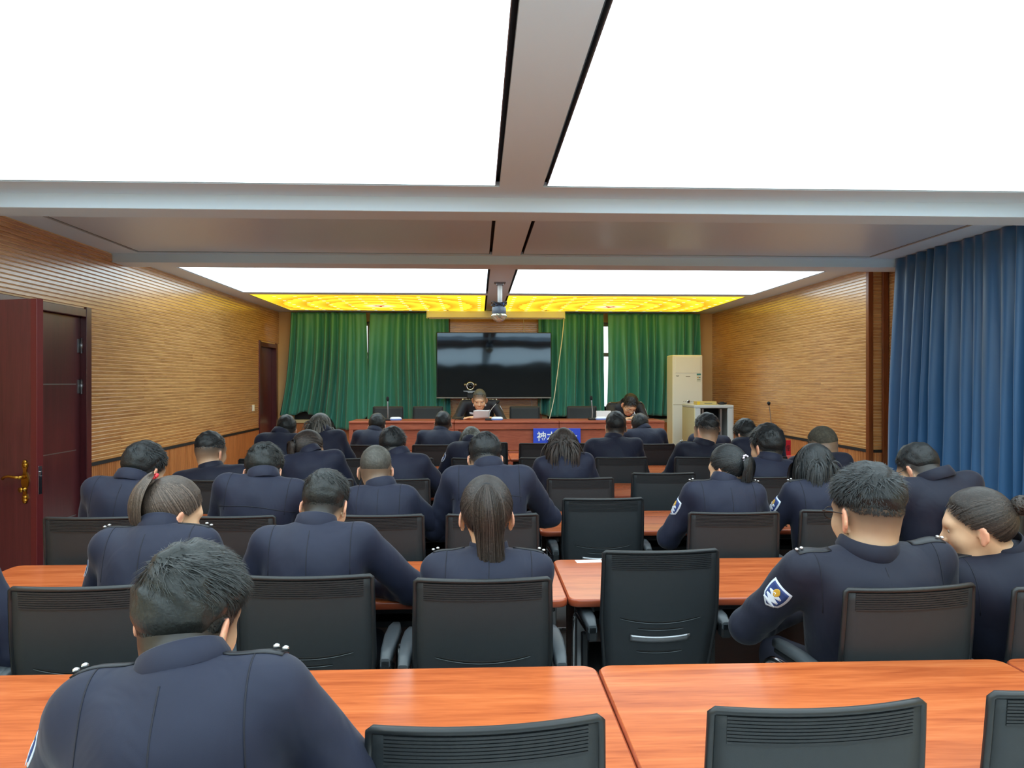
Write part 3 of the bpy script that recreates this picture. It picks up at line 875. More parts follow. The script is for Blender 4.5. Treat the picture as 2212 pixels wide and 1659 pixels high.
# floor-standing air conditioner
ay = 11.45
a0, a1 = x_at(1453, ay), x_at(1518, ay)
az1 = float(at_y(1480, 767, ay)[2])
ac = empty('air_conditioner', ((a0 + a1) / 2, ay + .2, 0)); tag(ac, 'tall cream floor-standing air conditioner in the right corner', 'air conditioner')
MB().cbox(a0, a1, ay, ay + .36, .06, az1, .012).build('body', M_CREAM, ac, keep=True)
MB().cbox(a0 + .01, a1 - .01, ay + .02, ay + .34, 0, .06, .004).build('plinth', pm('ac_plinth', (150, 146, 120), .5), ac, keep=True)
def acz(v): return float(at_y(1480, v, ay)[2])
def acx(u): return float(x_at(u, ay))
MB().cbox(acx(1459), acx(1513), ay - .006, ay + .002, acz(806), acz(771), .004).build('outlet_panel', M_CREAM, ac, keep=True)
MB().box(acx(1454), acx(1518), ay - .0008, ay + .001, acz(874.6), acz(873.8)).build('seam', pm('seam_olive', (150, 146, 110), .6), ac, keep=True)
MB().lathe([(.024, 0), (.024, .01), (.018, .014), (.006, .014)], 20, Matrix.Translation((acx(1487), ay, acz(867))) @ Matrix.Rotation(math.pi / 2, 4, 'X')).build('control_dial', M_CHROME, ac, keep=True)
MB().lathe([(.014, 0), (.012, .004)], 16, Matrix.Translation((acx(1487), ay - .014, acz(867))) @ Matrix.Rotation(math.pi / 2, 4, 'X')).build('dial_centre', M_FRAMEBLK, ac, keep=True)
lb = MB().box(acx(1505), acx(1514), ay - .001, ay + .001, acz(825), acz(807)).build('energy_label', pm('label_white', (218, 226, 214), .5), ac, keep=True)
MB().box(acx(1505), acx(1514), ay - .0016, ay, acz(810.5), acz(807)).build('label_band', pm('label_teal', (74, 150, 150), .5), ac, keep=True)
for k, (u0, u1, v, c) in enumerate(((1506, 1509, 815, (214, 160, 60)), (1509.5, 1513, 815, (60, 120, 140)), (1506, 1513, 820, (150, 160, 150)))):
    MB().box(acx(u0), acx(u1), ay - .0016, ay, acz(v + 1.4), acz(v - .8)).build('label_mark', pm('label_mark_%d' % k, c, .5), ac, keep=True)
for (u0, u1, v) in ((1460, 1467, 811), (1461, 1466, 813), (1481.5, 1491, 813.5), (1476, 1478, 867), (1480, 1482, 867), (1492, 1494, 867), (1496, 1498, 867)):
    MB().box(acx(u0), acx(u1), ay - .0012, ay, acz(v + .45), acz(v - .45)).build('print_mark', pm('print_grey', (110, 110, 92), .6), ac, keep=True)

# network cabinet with an open front
ry = 10.25
r0, r1 = x_at(1500, ry), x_at(1585, ry)
rz = float(at_y(1540, 882, ry)[2])
rk = empty('network_cabinet', ((r0 + r1) / 2, ry + .3, 0)); tag(rk, 'pale grey open network cabinet beside the air conditioner', 'cabinet')
M_RACK = pm('rack_grey', (190, 194, 192), .4, var=(2, .03)); M_RACK_YLIT = pm('rack_side_yellow_lit', (206, 202, 164), .45)  # left side has the yellow light on it painted into its colour
rd = .62
MB().cbox(r0, r0 + .02, ry, ry + rd, .04, rz, .004).build('side_panel', M_RACK_YLIT, rk, keep=True)
MB().cbox(r1 - .02, r1, ry, ry + rd, .04, rz, .004).build('side_panel', M_RACK, rk, keep=True)
MB().cbox(r0 - .004, r1 + .004, ry - .004, ry + rd, rz, rz + .045, .01).build('top', M_RACK, rk, keep=True)
MB().cbox(r0, r1, ry, ry + rd, 0, .05, .005).build('base', M_RACK, rk, keep=True)
MB().box(r0 + .02, r1 - .02, ry + rd - .02, ry + rd, .05, rz).build('back_panel', M_FRAMEBLK, rk, keep=True)
for x in (r0 + .012, r1 - .085): MB().cbox(x, x + .073, ry - .006, ry + .02, .05, rz - .002, .006).build('front_post', M_RACK, rk, keep=True)
for x in (r0 + .13, r1 - .16):
    MB().cbox(x, x + .03, ry + .1, ry + .115, .06, rz - .01, .002).build('rail', M_STEEL, rk, keep=True)
for z in np.arange(.2, rz - .1, .16):
    MB().cbox(r0 + .15, r1 - .16, ry + .16, ry + .5, z, z + .075, .003).build('equipment', M_FRAMEBLK, rk, keep=True)
bxp = empty('cardboard_box', (x_at(1525, ry + .1), ry + .12, rz + .045)); tag(bxp, 'flat yellowish cardboard box on top of the network cabinet', 'box')
u0, u1 = x_at(1505, ry + .05), x_at(1547, ry + .05)
MB().cbox(u0, u1, ry + .03, ry + .2, rz + .0455, rz + .092, .002).build('carton', pm('carton', (206, 184, 110), .6, var=(6, .05)), bxp, keep=True)
MB().box(u0 + .001, u0 + .04, ry + .0285, ry + .0305, rz + .048, rz + .09).build('yellow_band', pm('carton_band', (226, 190, 50), .5), bxp, keep=True)
MB().box(u0 + .1, u1 - .06, ry + .0285, ry + .0305, rz + .062, rz + .07).build('print_mark', pm('print_grey', (110, 110, 92), .6), bxp, keep=True)
MB().box(u0 + .04, u1, ry + .10, ry + .13, rz + .0915, rz + .0928).build('tape', pm('carton_tape', (190, 170, 100), .3), bxp, keep=True)
adp = empty('cable_coil', (x_at(1562, ry + .1), ry + .12, rz + .045)); tag(adp, 'small black coiled cable on top of the network cabinet', 'cable')
mb = MB(); cxa = x_at(1562, ry + .1)
for k in range(3): mb.tube([(cxa + (.05 + .008 * k) * math.cos(a), ry + .14 + .035 * math.sin(a), rz + .053 + .008 * k) for a in np.linspace(0, 2 * math.pi, 24)], .005, 6)
mb.build('coil', M_FRAMEBLK, adp, keep=True)
MB().cbox(cxa - .03, cxa + .025, ry + .12, ry + .16, rz + .0455, rz + .085, .004).build('adapter', M_FRAMEBLK, adp, keep=True)
# ================================================================== TRAINING TABLES
def pitch_near(r): return 1.545 + 1.31 * (r - 1)      # near edge of the tables in row r
TD, TW, TZ = .65, 1.2, .75
def make_table():
    t = empty('training_table')
    x0, x1, y0, y1 = -TW / 2 + .0015, TW / 2 - .0015, 0, TD
    ring = lambda ins, z: [(p[0], p[1], z) for p in rrect(x0, x1, y0, y1, .045, 6, ins)]
    MB().loft([ring(.004, TZ - .0025), ring(.006, TZ)], False, True).build('tabletop', M_TABLE, t)
    MB().loft([ring(.004, TZ - .03), ring(0, TZ - .026), ring(0, TZ - .008), ring(.0012, TZ - .004), ring(.0045, TZ - .0018)], True, False).build('edge_band', M_TEDGE, t)
    MB().cbox(x0 + .05, x1 - .05, TD - .13, TD - .112, .30, TZ - .06, .003).build('modesty_panel', M_MODESTY, t)
    MB().cbox(x0 + .04, x1 - .04, .10, .15, TZ - .075, TZ - .031, .004).build('frame_rail', M_FRAMEBLK, t)
    MB().cbox(x0 + .04, x1 - .04, TD - .18, TD - .14, TZ - .075, TZ - .031, .004).build('frame_rail', M_FRAMEBLK, t)
    sh = MB(); sh.cbox(x0 + .1, x1 - .1, .2, TD - .2, TZ - .155, TZ - .148, .002)
    sh.cbox(x0 + .1, x1 - .1, .19, .2, TZ - .155, TZ - .13, .002)
    sh.build('shelf', M_FRAMEBLK, t)
    for s in (-1, 1):
        x = s * (TW / 2 - .09)
        lg = MB(); lg.cbox(x - .028, x + .028, .28, .34, .05, TZ - .07, .006)
        lg.cbox(x - .025, x + .025, .10, .55, TZ - .08, TZ - .05, .005)
        l = lg.build('leg', M_STEEL, t)
        MB().cbox(x - .03, x + .03, .06, .58, .03, .062, .01).build('foot', M_STEEL, l)
        for y in (.09, .55):
            MB().lathe([(.024, 0), (.026, .01), (.022, .03)], 12, Matrix.Translation((x, y, 0))).build('caster', M_FRAMEBLK, l)
    return t
TX0 = -2.06
tproto = make_table(); tfirst = True
ORD = ['nearest', 'second', 'third', 'fourth', 'fifth', 'farthest']
POS = ['leftmost table', 'second table from the left', 'third table from the left', 'rightmost table']
for r in range(1, 7):
    for k in range(4):
        o = tproto if tfirst else copy_tree(tproto)
        tfirst = False
        o.location = (TX0 + TW * (k + .5), pitch_near(r), 0)
        tag(o, f'orange cherry-wood {POS[k]} in the {ORD[r - 1]} row' if r in (1, 6) else f'orange cherry-wood {POS[k]} in the {ORD[r - 1]} row counted from the camera', 'table', 'long rows of cherry-wood tables')
# side table with a red name plate, by the right wall
sd = copy_tree(tproto); sd.location = (3.22, 7.9, 0)
tag(sd, 'cherry-wood side table by the right wall holding a red name plate', 'table')
gooseneck('gooseneck_microphone', (x_at(1668, 8.2), 8.2, TZ), [at_y(1667, 920, 8.2), at_y(1662, 880, 8.2), at_y(1661, 873.5, 8.2)], 'gooseneck microphone on the side table against the right slatted wall', r=.004, headlen=.02)
npl = empty('name_plate', (x_at(1699.5, 8.02), 8.02, TZ)); tag(npl, 'small red name plate on the side table by the right wall', 'name plate')
nx0, nx1 = x_at(1689, 8.0), x_at(1708.5, 8.0)
nz0, nz1 = TZ + .03, float(at_y(1700, 951, 8.0)[2])
MB().cbox(nx0, nx1, 8.0, 8.012, nz0, nz1, .002).build('board', pm('plate_red', (206, 30, 44), .35), npl, keep=True)
MB().cbox(nx0 - .003, nx1 + .004, 7.98, 8.05, TZ, nz0 + .004, .004).build('stand', pm('plate_stand', (226, 120, 112), .3), npl, keep=True)
put_text('峰', .075, pm('plate_ink', (80, 14, 24), .5), npl, (x_at(1700.5, 8.0), 7.9995, (nz0 + nz1) / 2 - .005), name='character')

# ================================================================== CHAIRS
CW = .42
ZT = .952
def back_y(x, z):
    """rear surface of the backrest: curved round the sitter and reclined"""
    t = (ZT - z) / .49
    return .03 * (x / .21) ** 2 * (1 - .3 * t) + .09 * t + .02 * math.sin(math.pi * min(t, 1)) * -.8
def back_hw(z):
    t = (ZT - z) / .49
    return .21 + .004 * math.sin(math.pi * t) - .02 * max(0, t - .55) / .45
def make_chair():
    c = empty('conference_chair')
    # mesh panel
    nz, nx = 16, 13
    G = np.zeros((nx, nz, 3))
    for i in range(nx):
        for j in range(nz):
            z = ZT - .002 - .485 * j / (nz - 1); x = (-1 + 2 * i / (nx - 1)) * (back_hw(z) - .006)
            G[i, j] = (x, back_y(x, z), z)
    MB().sheet(G, -.014 if False else .012).build('backrest', M_MESH, c)
    # perimeter frame
    pts = []
    for z in np.linspace(ZT - .48, ZT - .007, 14): pts.append((-back_hw(z), back_y(back_hw(z), z) + .004, z))
    for x in np.linspace(-.203, .203, 17): pts.append((x, back_y(x, ZT) + .004, ZT - .002 ))
    for z in np.linspace(ZT - .007, ZT - .48, 14): pts.append((back_hw(z), back_y(back_hw(z), z) + .004, z))
    pts += [(x, back_y(x, ZT - .485) + .004, ZT - .485) for x in np.linspace(.17, -.17, 9)] + [pts[0]]
    MB().tube(pts, .0085, 6, cap=False).build('back_frame', M_PLAST, c)
    # ribbed band along the top
    bd = MB()
    for k in range(8):
        z1 = ZT - .010 - k * .0068; z0 = z1 - .0048
        P = np.zeros((13, 2, 3))
        for i in range(13):
            x = -.185 + .37 * i / 12
            P[i, 0] = (x, back_y(x, z1) - .0035, z1); P[i, 1] = (x, back_y(x, z0) - .0035, z0)
        bd.sheet(P, .0045, smooth=False)
    b_ = bd.build('top_band', M_BAND, c)
    # curved slots, raised dark strips painting the shade inside, and the silver grip
    def smile(xh, zc, sag, h, d, name, mat):
        P = np.zeros((17, 3, 3))
        for i in range(17):
            q = -1 + i / 8; x = xh * q
            for j, f in enumerate((.5, 0, -.5)):
                taper = 1.0 if h > .01 else max(.12, 1 - q ** 4)
                z = zc + sag * q * q + h * f * taper
                P[i, j] = (x, back_y(x, z) - d, z)
        return MB().sheet(P, max(d, .001)).build(name, mat, c)
    for (xh, zc, sag) in ((.150, ZT - .262, .018), (.085, ZT - .288, .005), (.085, ZT - .378, .006)):
        smile(xh, zc, sag, .0075, .0012, 'slot_strip', M_SLOT)
        smile(xh, zc - .0048, sag, .002, .0022, 'slot_lip', M_LIP)
    smile(.112, ZT - .328, .008, .022, .006, 'grip', M_STEEL)
    # seat
    rings = []
    for (ins, z) in ((.03, .405), (.004, .415), (0, .44), (.006, .458), (.04, .466)):
        rings.append([(p[0], p[1], z - (.012 * ((p[1] - .34) / .25) ** 2 if z > .43 else 0)) for p in rrect(-.225, .225, .09, .55, .07, 5, ins)])
    MB().loft(rings).build('seat', pm('seat_fabric', (32, 35, 38), .8, bump=(500, .2)), c)
    # arms: padded top on a bent chrome frame that runs down to the sled base
    for s in (-1, 1):
        x = .25 * s
        a = MB()
        prof = [(.045, .016), (.10, .022), (.22, .026), (.33, .024), (.38, .016)]
        rr = []
        for (y, w) in prof:
            h = .013; zc = .68 + .01 * math.sin((y - .05) / .35 * math.pi) - (.012 if y < .06 else 0)
            rr.append([(x + w * px, y, zc + h * pz) for px, pz in ((-1, -.8), (-.9, .7), (-.6, 1), (.6, 1), (.9, .7), (1, -.8), (.7, -1.2), (-.7, -1.2))])
        a.loft(rr, smooth=True)
        arm = a.build('armrest', M_ARM, c)
        MB().cbox(x - .018, x + .018, .045, .09, .62, .677, .006).cbox(x - .016, x + .016, .085, .37, .65, .67, .005).build('arm_bracket', M_PLAST, arm)
        fr = [(x, .07, .635), (x, .25, .625), (x, .40, .62), (x, .455, .585), (x, .475, .5), (x, .475, .12), (x, .455, .04), (x, .40, .015), (x, .10, .015), (x, -.02, .017), (x, -.06, .017)]
        P = np.array(fr); tt = np.linspace(0, len(fr) - 1, 50)
        S = np.stack([np.interp(tt, np.arange(len(fr)), P[:, i]) for i in range(3)], 1)
        for _ in range(3): S[1:-1] = (S[:-2] + 2 * S[1:-1] + S[2:]) / 4
        MB().tube(S, .0115, 8).build('leg', M_CHROME, c)
        MB().cbox(min(x, x * .8), max(x, x * .8), .2, .235, .42, .44, .004).cbox(x - .012, x + .012, .2, .235, .42, .6, .004).build('side_support', M_PLAST, c)
    MB().tube([(-.25, -.05, .017), (.25, -.05, .017)], .011, 8).build('rear_crossbar', M_CHROME, c)
    sp = MB(); sp.cbox(-.15, .15, .07, .125, .40, .47, .01); sp.build('back_support', M_PLAST, c)
    return c
cproto = make_chair(); cfirst = True
GC = 'black mesh conference chairs'
def chair(uL, uR, rot, label, Y=None, rowf=None):
    """place a chair from the span of its top edge in the photograph"""
    global cfirst
    if Y is None: Y = CW * math.cos(math.radians(rot)) * FPX / (uR - uL) - .03
    if rowf is not None: Y = max(Y, pitch_near(rowf - 1) + TD + .015)
    x = x_at((uL + uR) / 2, Y)
    o = cproto if cfirst else copy_tree(cproto)
    cfirst = False
    o.location = (x, Y, 0); o.rotation_euler = (0, 0, math.radians(rot))
    tag(o, label, 'chair', GC)
    return o
CH_ = {}
ROWF = [None]
def ch(key, *a, **k): CH_[key] = chair(*a, rowf=ROWF[0], **k)
# row 1 (nearest)
ch('c1', 805, 1306, 4, 'empty black chair nearest the camera, in the bottom centre of the photo')
ch('c2', 1545, 2030, 3, 'empty black chair at the bottom right, second from the right edge in the nearest row')
ch('c3', 2140, 2600, 8, 'black chair cut off by the bottom right corner of the photo')
ch('cP1', 170, 620, 0, 'black chair hidden under the nearest man with tousled hair', Y=1.06)
# row 2
ROWF[0] = 2
ch('c0', -380, -90, 0, 'black chair beyond the left edge under the person whose elbow shows', Y=2.3)
ch('c4', 24, 318, 3, 'black chair behind the woman with the red hair tie')
ch('c5', 513, 796, 0, 'black chair under the man left of the long-ponytail woman, second row')
ch('c6', 898, 1188, 0, 'black chair right below the long ponytail of the woman in the centre')
ch('c7', 1308, 1559, 2, 'empty black chair with a silver grip, right of the long-ponytail woman')
ch('c8', 1818, 2148, 6, 'black chair behind the heavy-set man with the shoulder patch')
ch('c9', 2178, 2500, 10, 'black chair at the right edge under the woman with the hair bun')
# row 3
ROWF[0] = 3
ch('c10', 90, 292, 0, 'black chair in front of the open door leaf, third row')
ch('c11', 385, 590, 0, 'black chair under the man with wavy hair, right of the red hair tie')
ch('c12', 715, 911, 0, 'black chair under the grey crew-cut man, third row')
ch('c13', 965, 1163, 0, 'black chair seen on both sides of the long ponytail, third row')
ch('c14', 1219, 1392, 1, 'empty black chair in the third row, right of the centre seam')
ch('c15', 1490, 1691, -1, 'black chair under the woman with the short ponytail')
ch('c16', 1733, 1925, 3, 'black chair under the woman with the bob haircut')
ch('c17', 2044, 2236, 5, 'black chair under the stout man beside the blue curtain')
# row 4
ROWF[0] = 4
ch('c18', 383, 531, 0, 'black chair under the man with shaved nape, fourth row near the left wall')
ch('c19', 612, 762, 0, 'black chair under the woman with glasses, fourth row left')
ch('c20', 780, 928, 0, 'black chair just right of the grey crew-cut man, fourth row')
ch('c21', 1180, 1331, 1, 'black chair under the woman with loose long hair')
ch('c22', 1368, 1504, -1, 'empty black chair in the fourth row left of the short ponytail')
ch('c23', 1592, 1740, 0, 'black chair between the short-ponytail woman and the bob-haired woman')
ch('c24', 1762, 1905, 0, 'black chair hidden behind the bob-haired woman, under the shaved-head man')
# row 5
ROWF[0] = 5
ch('c25', 513, 631, 0, 'black chair half hidden behind the wavy-haired man, fifth row left')
ch('c26', 668, 783, 0, 'black chair right of the bespectacled woman, fifth row')
ch('c27', 820, 935, 0, 'black chair right of the man with spiky black hair, fifth row')
ch('c28', 976, 1090, 0, 'black chair under the grey-haired woman behind the broad-shouldered man')
ch('c29', 1122, 1238, 0, 'black chair behind the left arm of the loose-haired woman, fifth row')
ch('c30', 1285, 1403, 0, 'black chair under the man with thinning crown, fifth row')
ch('c31', 1458, 1574, 0, 'black chair under the man in front of the network cabinet')
ch('c32', 1590, 1706, 0, 'black chair beside the red name plate, fifth row right')
# row 6
ROWF[0] = 6
ch('c33', 742, 840, 0, 'black chair under the leftmost officer facing the head table, farthest row')
ch('c34', 890, 986, 0, 'black chair under the crew-cut man left of the speaker, farthest row')
ch('c35', 1003, 1098, 0, 'empty black chair behind the broad-shouldered man, farthest row', Y=7.7)
ch('c36', 1122, 1215, 0, 'empty black chair below the left part of the blue sign', Y=7.6)
ch('c36b', 1222, 1314, 0, 'empty black chair below the right part of the blue sign', Y=7.6)
ch('c37', 1365, 1460, 0, 'black chair left of the network cabinet, farthest row')
ch('c38', 1490, 1586, 0, 'black chair against the network cabinet, farthest row')
# chairs on the platform, facing the room
for k, (u, lab) in enumerate(((839, 'empty dark chair behind the left end of the head table'), (925, 'empty dark chair left of the speaker behind the head table'),
                              (1133, 'empty dark chair right of the speaker below the television'), (1256, 'empty dark chair left of the bespectacled reader behind the head table'),
                              (1034, 'dark chair behind the speaker reading a paper'), (1350, 'dark chair behind the bespectacled reader'))):
    Y = 11.05
    o = copy_tree(cproto); o.location = (x_at(u, Y), Y, PF); o.rotation_euler = (0, 0, math.pi)
    tag(o, lab, 'chair', 'dark chairs behind the head table')
    if k < 4: o.location.z = PF
# ================================================================== PEOPLE: implicit-surface bodies
def smin(a, b, k):
    h = np.maximum(k - np.abs(a - b), 0) / k
    return np.minimum(a, b) - h * h * k * .25

class Field:
    def __init__(s, lo, hi, h):
        s.h = h; s.lo = np.array(lo, float) - 2 * h
        s.n = np.ceil((np.array(hi) - s.lo) / h).astype(int) + 3
        s.d = np.ones(s.n, np.float32)
    def win(s, lo, hi):
        a = np.clip(np.floor((np.array(lo) - s.lo) / s.h).astype(int), 0, s.n)
        b = np.clip(np.ceil((np.array(hi) - s.lo) / s.h).astype(int) + 1, 0, s.n)
        if np.any(b <= a): return None, None
        sl = tuple(slice(a[i], b[i]) for i in range(3))
        g = [(np.arange(a[i], b[i]) * s.h + s.lo[i]).astype(np.float32) for i in range(3)]
        return sl, (g[0][:, None, None], g[1][None, :, None], g[2][None, None, :])
    def put(s, sl, dd, k, op):
        if op == 'add': s.d[sl] = smin(s.d[sl], dd, k)
        else:
            s.d[sl] = -smin(-s.d[sl], dd, k)
    def cap(s, a, b, ra, rb, k=.02, op='add', wr=0.0, ph=0.0, win=(0, 1), nw=6):
        a = np.array(a, float); b = np.array(b, float); m = max(ra, rb) + k + 3 * s.h + wr
        sl, g = s.win(np.minimum(a, b) - m, np.maximum(a, b) + m)
        if sl is None: return
        X, Y, Z = (g[i] - a[i] for i in range(3))
        v = b - a; L2 = float(v @ v) + 1e-12
        t = np.clip((X * v[0] + Y * v[1] + Z * v[2]) / L2, 0, 1)
        dd = np.sqrt((X - t * v[0]) ** 2 + (Y - t * v[1]) ** 2 + (Z - t * v[2]) ** 2) - (ra + (rb - ra) * t)
        if wr:
            w = np.exp(-((t - win[0]) / win[1]) ** 2)
            q = (X * 23 + Y * 17 + Z * 11)
            dd = dd - wr * w * np.sin(2 * math.pi * nw * t + ph + 2.6 * np.sin(1.3 * q + ph)) * (.55 + .45 * np.sin(.8 * q + 2 * ph))
        s.put(sl, dd.astype(np.float32), k, op)
    def ell(s, c, ax, r, k=.02, op='add'):
        c = np.array(c, float); ax = np.array(ax, float); r = np.array(r, float)
        m = max(r) + k + 3 * s.h
        sl, g = s.win(c - m, c + m)
        if sl is None: return
        X, Y, Z = (g[i] - c[i] for i in range(3))
        q = [(X * ax[i][0] + Y * ax[i][1] + Z * ax[i][2]) for i in range(3)]
        k0 = np.sqrt(sum((q[i] / r[i]) ** 2 for i in range(3)))
        k1 = np.sqrt(sum((q[i] / r[i] ** 2) ** 2 for i in range(3))) + 1e-9
        s.put(sl, (k0 * (k0 - 1) / k1).astype(np.float32), k, op)
    def surface(s):
        d = s.d; ins = d < 0
        c = np.zeros(tuple(np.array(d.shape) - 1), np.int8)
        for i in (0, 1):
            for j in (0, 1):
                for k in (0, 1):
                    c += ins[i:i + c.shape[0], j:j + c.shape[1], k:k + c.shape[2]]
        act = np.argwhere((c > 0) & (c < 8))
        idx = -np.ones(c.shape, np.int32); idx[tuple(act.T)] = np.arange(len(act))
        cor = {}
        for i in (0, 1):
            for j in (0, 1):
                for k in (0, 1):
                    cor[(i, j, k)] = d[act[:, 0] + i, act[:, 1] + j, act[:, 2] + k]
        acc = np.zeros((len(act), 3)); cnt = np.zeros(len(act))
        ks = list(cor)
        for p in ks:
            for a in range(3):
                if p[a] == 1: continue
                q = list(p); q[a] = 1; q = tuple(q)
                A, B = cor[p], cor[q]
                x = (A < 0) != (B < 0)
                t = np.where(x, A / np.where(x, A - B, 1), 0)
                P = np.zeros((len(act), 3)); P[:] = p; P[:, a] += t
                acc += P * x[:, None]; cnt += x
        V = (act + acc / cnt[:, None]) * s.h + s.lo
        quads = []
        for a in range(3):
            sh = list(d.shape); A = [slice(None)] * 3; B = [slice(None)] * 3
            A[a] = slice(0, -1); B[a] = slice(1, None)
            x = ins[tuple(A)] != ins[tuple(B)]
            e = np.argwhere(x)
            b, c2 = [(1, 2), (2, 0), (0, 1)][a]
            ok = (e[:, b] > 0) & (e[:, c2] > 0) & (e[:, b] < d.shape[b] - 1) & (e[:, c2] < d.shape[c2] - 1)
            e = e[ok]
            q = []
            for (ob, oc) in ((-1, -1), (0, -1), (0, 0), (-1, 0)):
                f = e.copy(); f[:, b] += ob; f[:, c2] += oc
                q.append(idx[tuple(f.T)])
            q = np.stack(q, 1)
            fl = ins[tuple(e.T)]
            q[~fl] = q[~fl][:, ::-1]
            quads.append(q)
        return V, np.concatenate(quads)

def np_mesh(name, V, Q, smooth=True):
    me = bpy.data.meshes.new(name)
    me.vertices.add(len(V)); me.vertices.foreach_set('co', np.asarray(V, np.float32).ravel())
    k = Q.shape[1]
    me.loops.add(len(Q) * k); me.loops.foreach_set('vertex_index', Q.astype(np.int32).ravel())
    me.polygons.add(len(Q)); me.polygons.foreach_set('loop_start', np.arange(0, len(Q) * k, k, dtype=np.int32))
    try: me.polygons.foreach_set('loop_total', np.full(len(Q), k, np.int32))
    except Exception: pass
    me.polygons.foreach_set('use_smooth', np.full(len(Q), smooth))
    me.update(calc_edges=True)
    return me

# ---- materials of people
def skin_material():
    m, nt, b = base('skin')
    at = node(nt, 'ShaderNodeAttribute', attribute_name='stubble')
    tc = node(nt, 'ShaderNodeTexCoord'); nz = node(nt, 'ShaderNodeTexNoise', i_Scale=28.0, i_Detail=3.0)
    nt.links.new(tc.outputs['Object'], nz.inputs['Vector'])
    m1 = node(nt, 'ShaderNodeMix', data_type='RGBA'); m1.inputs['A'].default_value = L3((216, 170, 136)); m1.inputs['B'].default_value = L3((232, 190, 152))
    nt.links.new(nz.outputs['Fac'], m1.inputs['Factor'])
    m2 = node(nt, 'ShaderNodeMix', data_type='RGBA'); m2.inputs['B'].default_value = L3((46, 42, 40))
    nt.links.new(at.outputs['Fac'], m2.inputs['Factor']); nt.links.new(m1.outputs['Result'], m2.inputs['A'])
    at2 = node(nt, 'ShaderNodeAttribute', attribute_name='flush')
    m3 = node(nt, 'ShaderNodeMix', data_type='RGBA'); m3.inputs['B'].default_value = L3((222, 136, 112))
    nt.links.new(at2.outputs['Fac'], m3.inputs['Factor']); nt.links.new(m2.outputs['Result'], m3.inputs['A'])
    nt.links.new(m3.outputs['Result'], b.inputs['Base Color'])
    b.inputs['Roughness'].default_value = .48
    b.inputs['Subsurface Weight'].default_value = 0.0
    return m
M_SKIN = skin_material()
M_NAVY = pm('navy_wool', (30, 34, 53), .66, spec=.28, var=(9, .10), bump=(1400, .12), sheen=.10)
M_NAVY2 = pm('navy_black_wool', (27, 30, 46), .66, spec=.28, var=(9, .10), bump=(1400, .12), sheen=.10)
M_BLKU = pm('black_uniform', (30, 33, 40), .58, spec=.35, var=(9, .10), bump=(1400, .12), sheen=.15)
for _m in (M_NAVY, M_NAVY2, M_BLKU):
    _nt = _m.node_tree; _b = _nt.nodes['Principled BSDF']
    _tc = node(_nt, 'ShaderNodeTexCoord'); _mp = node(_nt, 'ShaderNodeMapping'); _mp.inputs['Scale'].default_value = (1.0, 1.0, .55)
    _nz = node(_nt, 'ShaderNodeTexNoise', i_Scale=8.5, i_Detail=2.0, i_Distortion=1.1)
    _nt.links.new(_tc.outputs['Object'], _mp.inputs['Vector']); _nt.links.new(_mp.outputs[0], _nz.inputs['Vector'])
    _bp = node(_nt, 'ShaderNodeBump', i_Strength=.42, i_Distance=.014)
    _nt.links.new(_nz.outputs['Fac'], _bp.inputs['Height'])
    for _l in list(_b.inputs['Normal'].links):
        _nt.links.new(_bp.outputs[0], _l.from_node.inputs['Normal'])
M_TROU = pm('navy_trousers', (28, 31, 46), .7)
M_SHOE = pm('black_leather', (16, 16, 17), .35)
M_SEAM = pm('seam_thread', (20, 22, 36), .8)
M_SILVER = pm('silver_pip', (222, 224, 226), .25, metal=.7)
M_EPAU = pm('epaulette_black', (20, 22, 30), .5)
M_SHIRT = pm('shirt_pale', (206, 216, 232), .6)
M_EYEW = pm('eye_white', (228, 224, 216), .25)
M_EYED = pm('eye_dark', (24, 16, 12), .2)
M_LIPS = pm('lips', (176, 104, 92), .45)
def hairmat(name, rgb, spec=.34, rough=.46):
    if name in MATS: return MATS[name]
    m, nt, b = base(name)
    at = node(nt, 'ShaderNodeAttribute', attribute_name='strand')
    tc = node(nt, 'ShaderNodeTexCoord'); nz = node(nt, 'ShaderNodeTexNoise', i_Scale=140.0, i_Detail=2.0)
    nt.links.new(tc.outputs['Object'], nz.inputs['Vector'])
    c = L3(rgb)
    mx = node(nt, 'ShaderNodeMix', data_type='RGBA')
    mx.inputs['A'].default_value = tuple(q * .40 for q in c[:3]) + (1,); mx.inputs['B'].default_value = tuple(min(1, q * 1.75) for q in c[:3]) + (1,)
    nt.links.new(at.outputs['Fac'], mx.inputs['Factor']); nt.links.new(mx.outputs['Result'], b.inputs['Base Color'])
    bp = node(nt, 'ShaderNodeBump', i_Strength=.5, i_Distance=.003)
    nt.links.new(nz.outputs['Fac'], bp.inputs['Height']); nt.links.new(bp.outputs[0], b.inputs['Normal'])
    b.inputs['Roughness'].default_value = rough; b.inputs['Specular IOR Level'].default_value = spec
    MATS[name] = m
    return m
HAIR = {'black': hairmat('hair_black', (38, 41, 43)), 'soft': hairmat('hair_softblack', (44, 47, 47)), 'brown': hairmat('hair_brown', (88, 76, 68)),
        'dkbrown': hairmat('hair_dkbrown', (56, 48, 44)), 'grey': hairmat('hair_grey', (104, 106, 100)), 'ash': hairmat('hair_ash', (92, 90, 84)),
        'buzz': hairmat('hair_buzz', (84, 80, 70), .2, .8)}

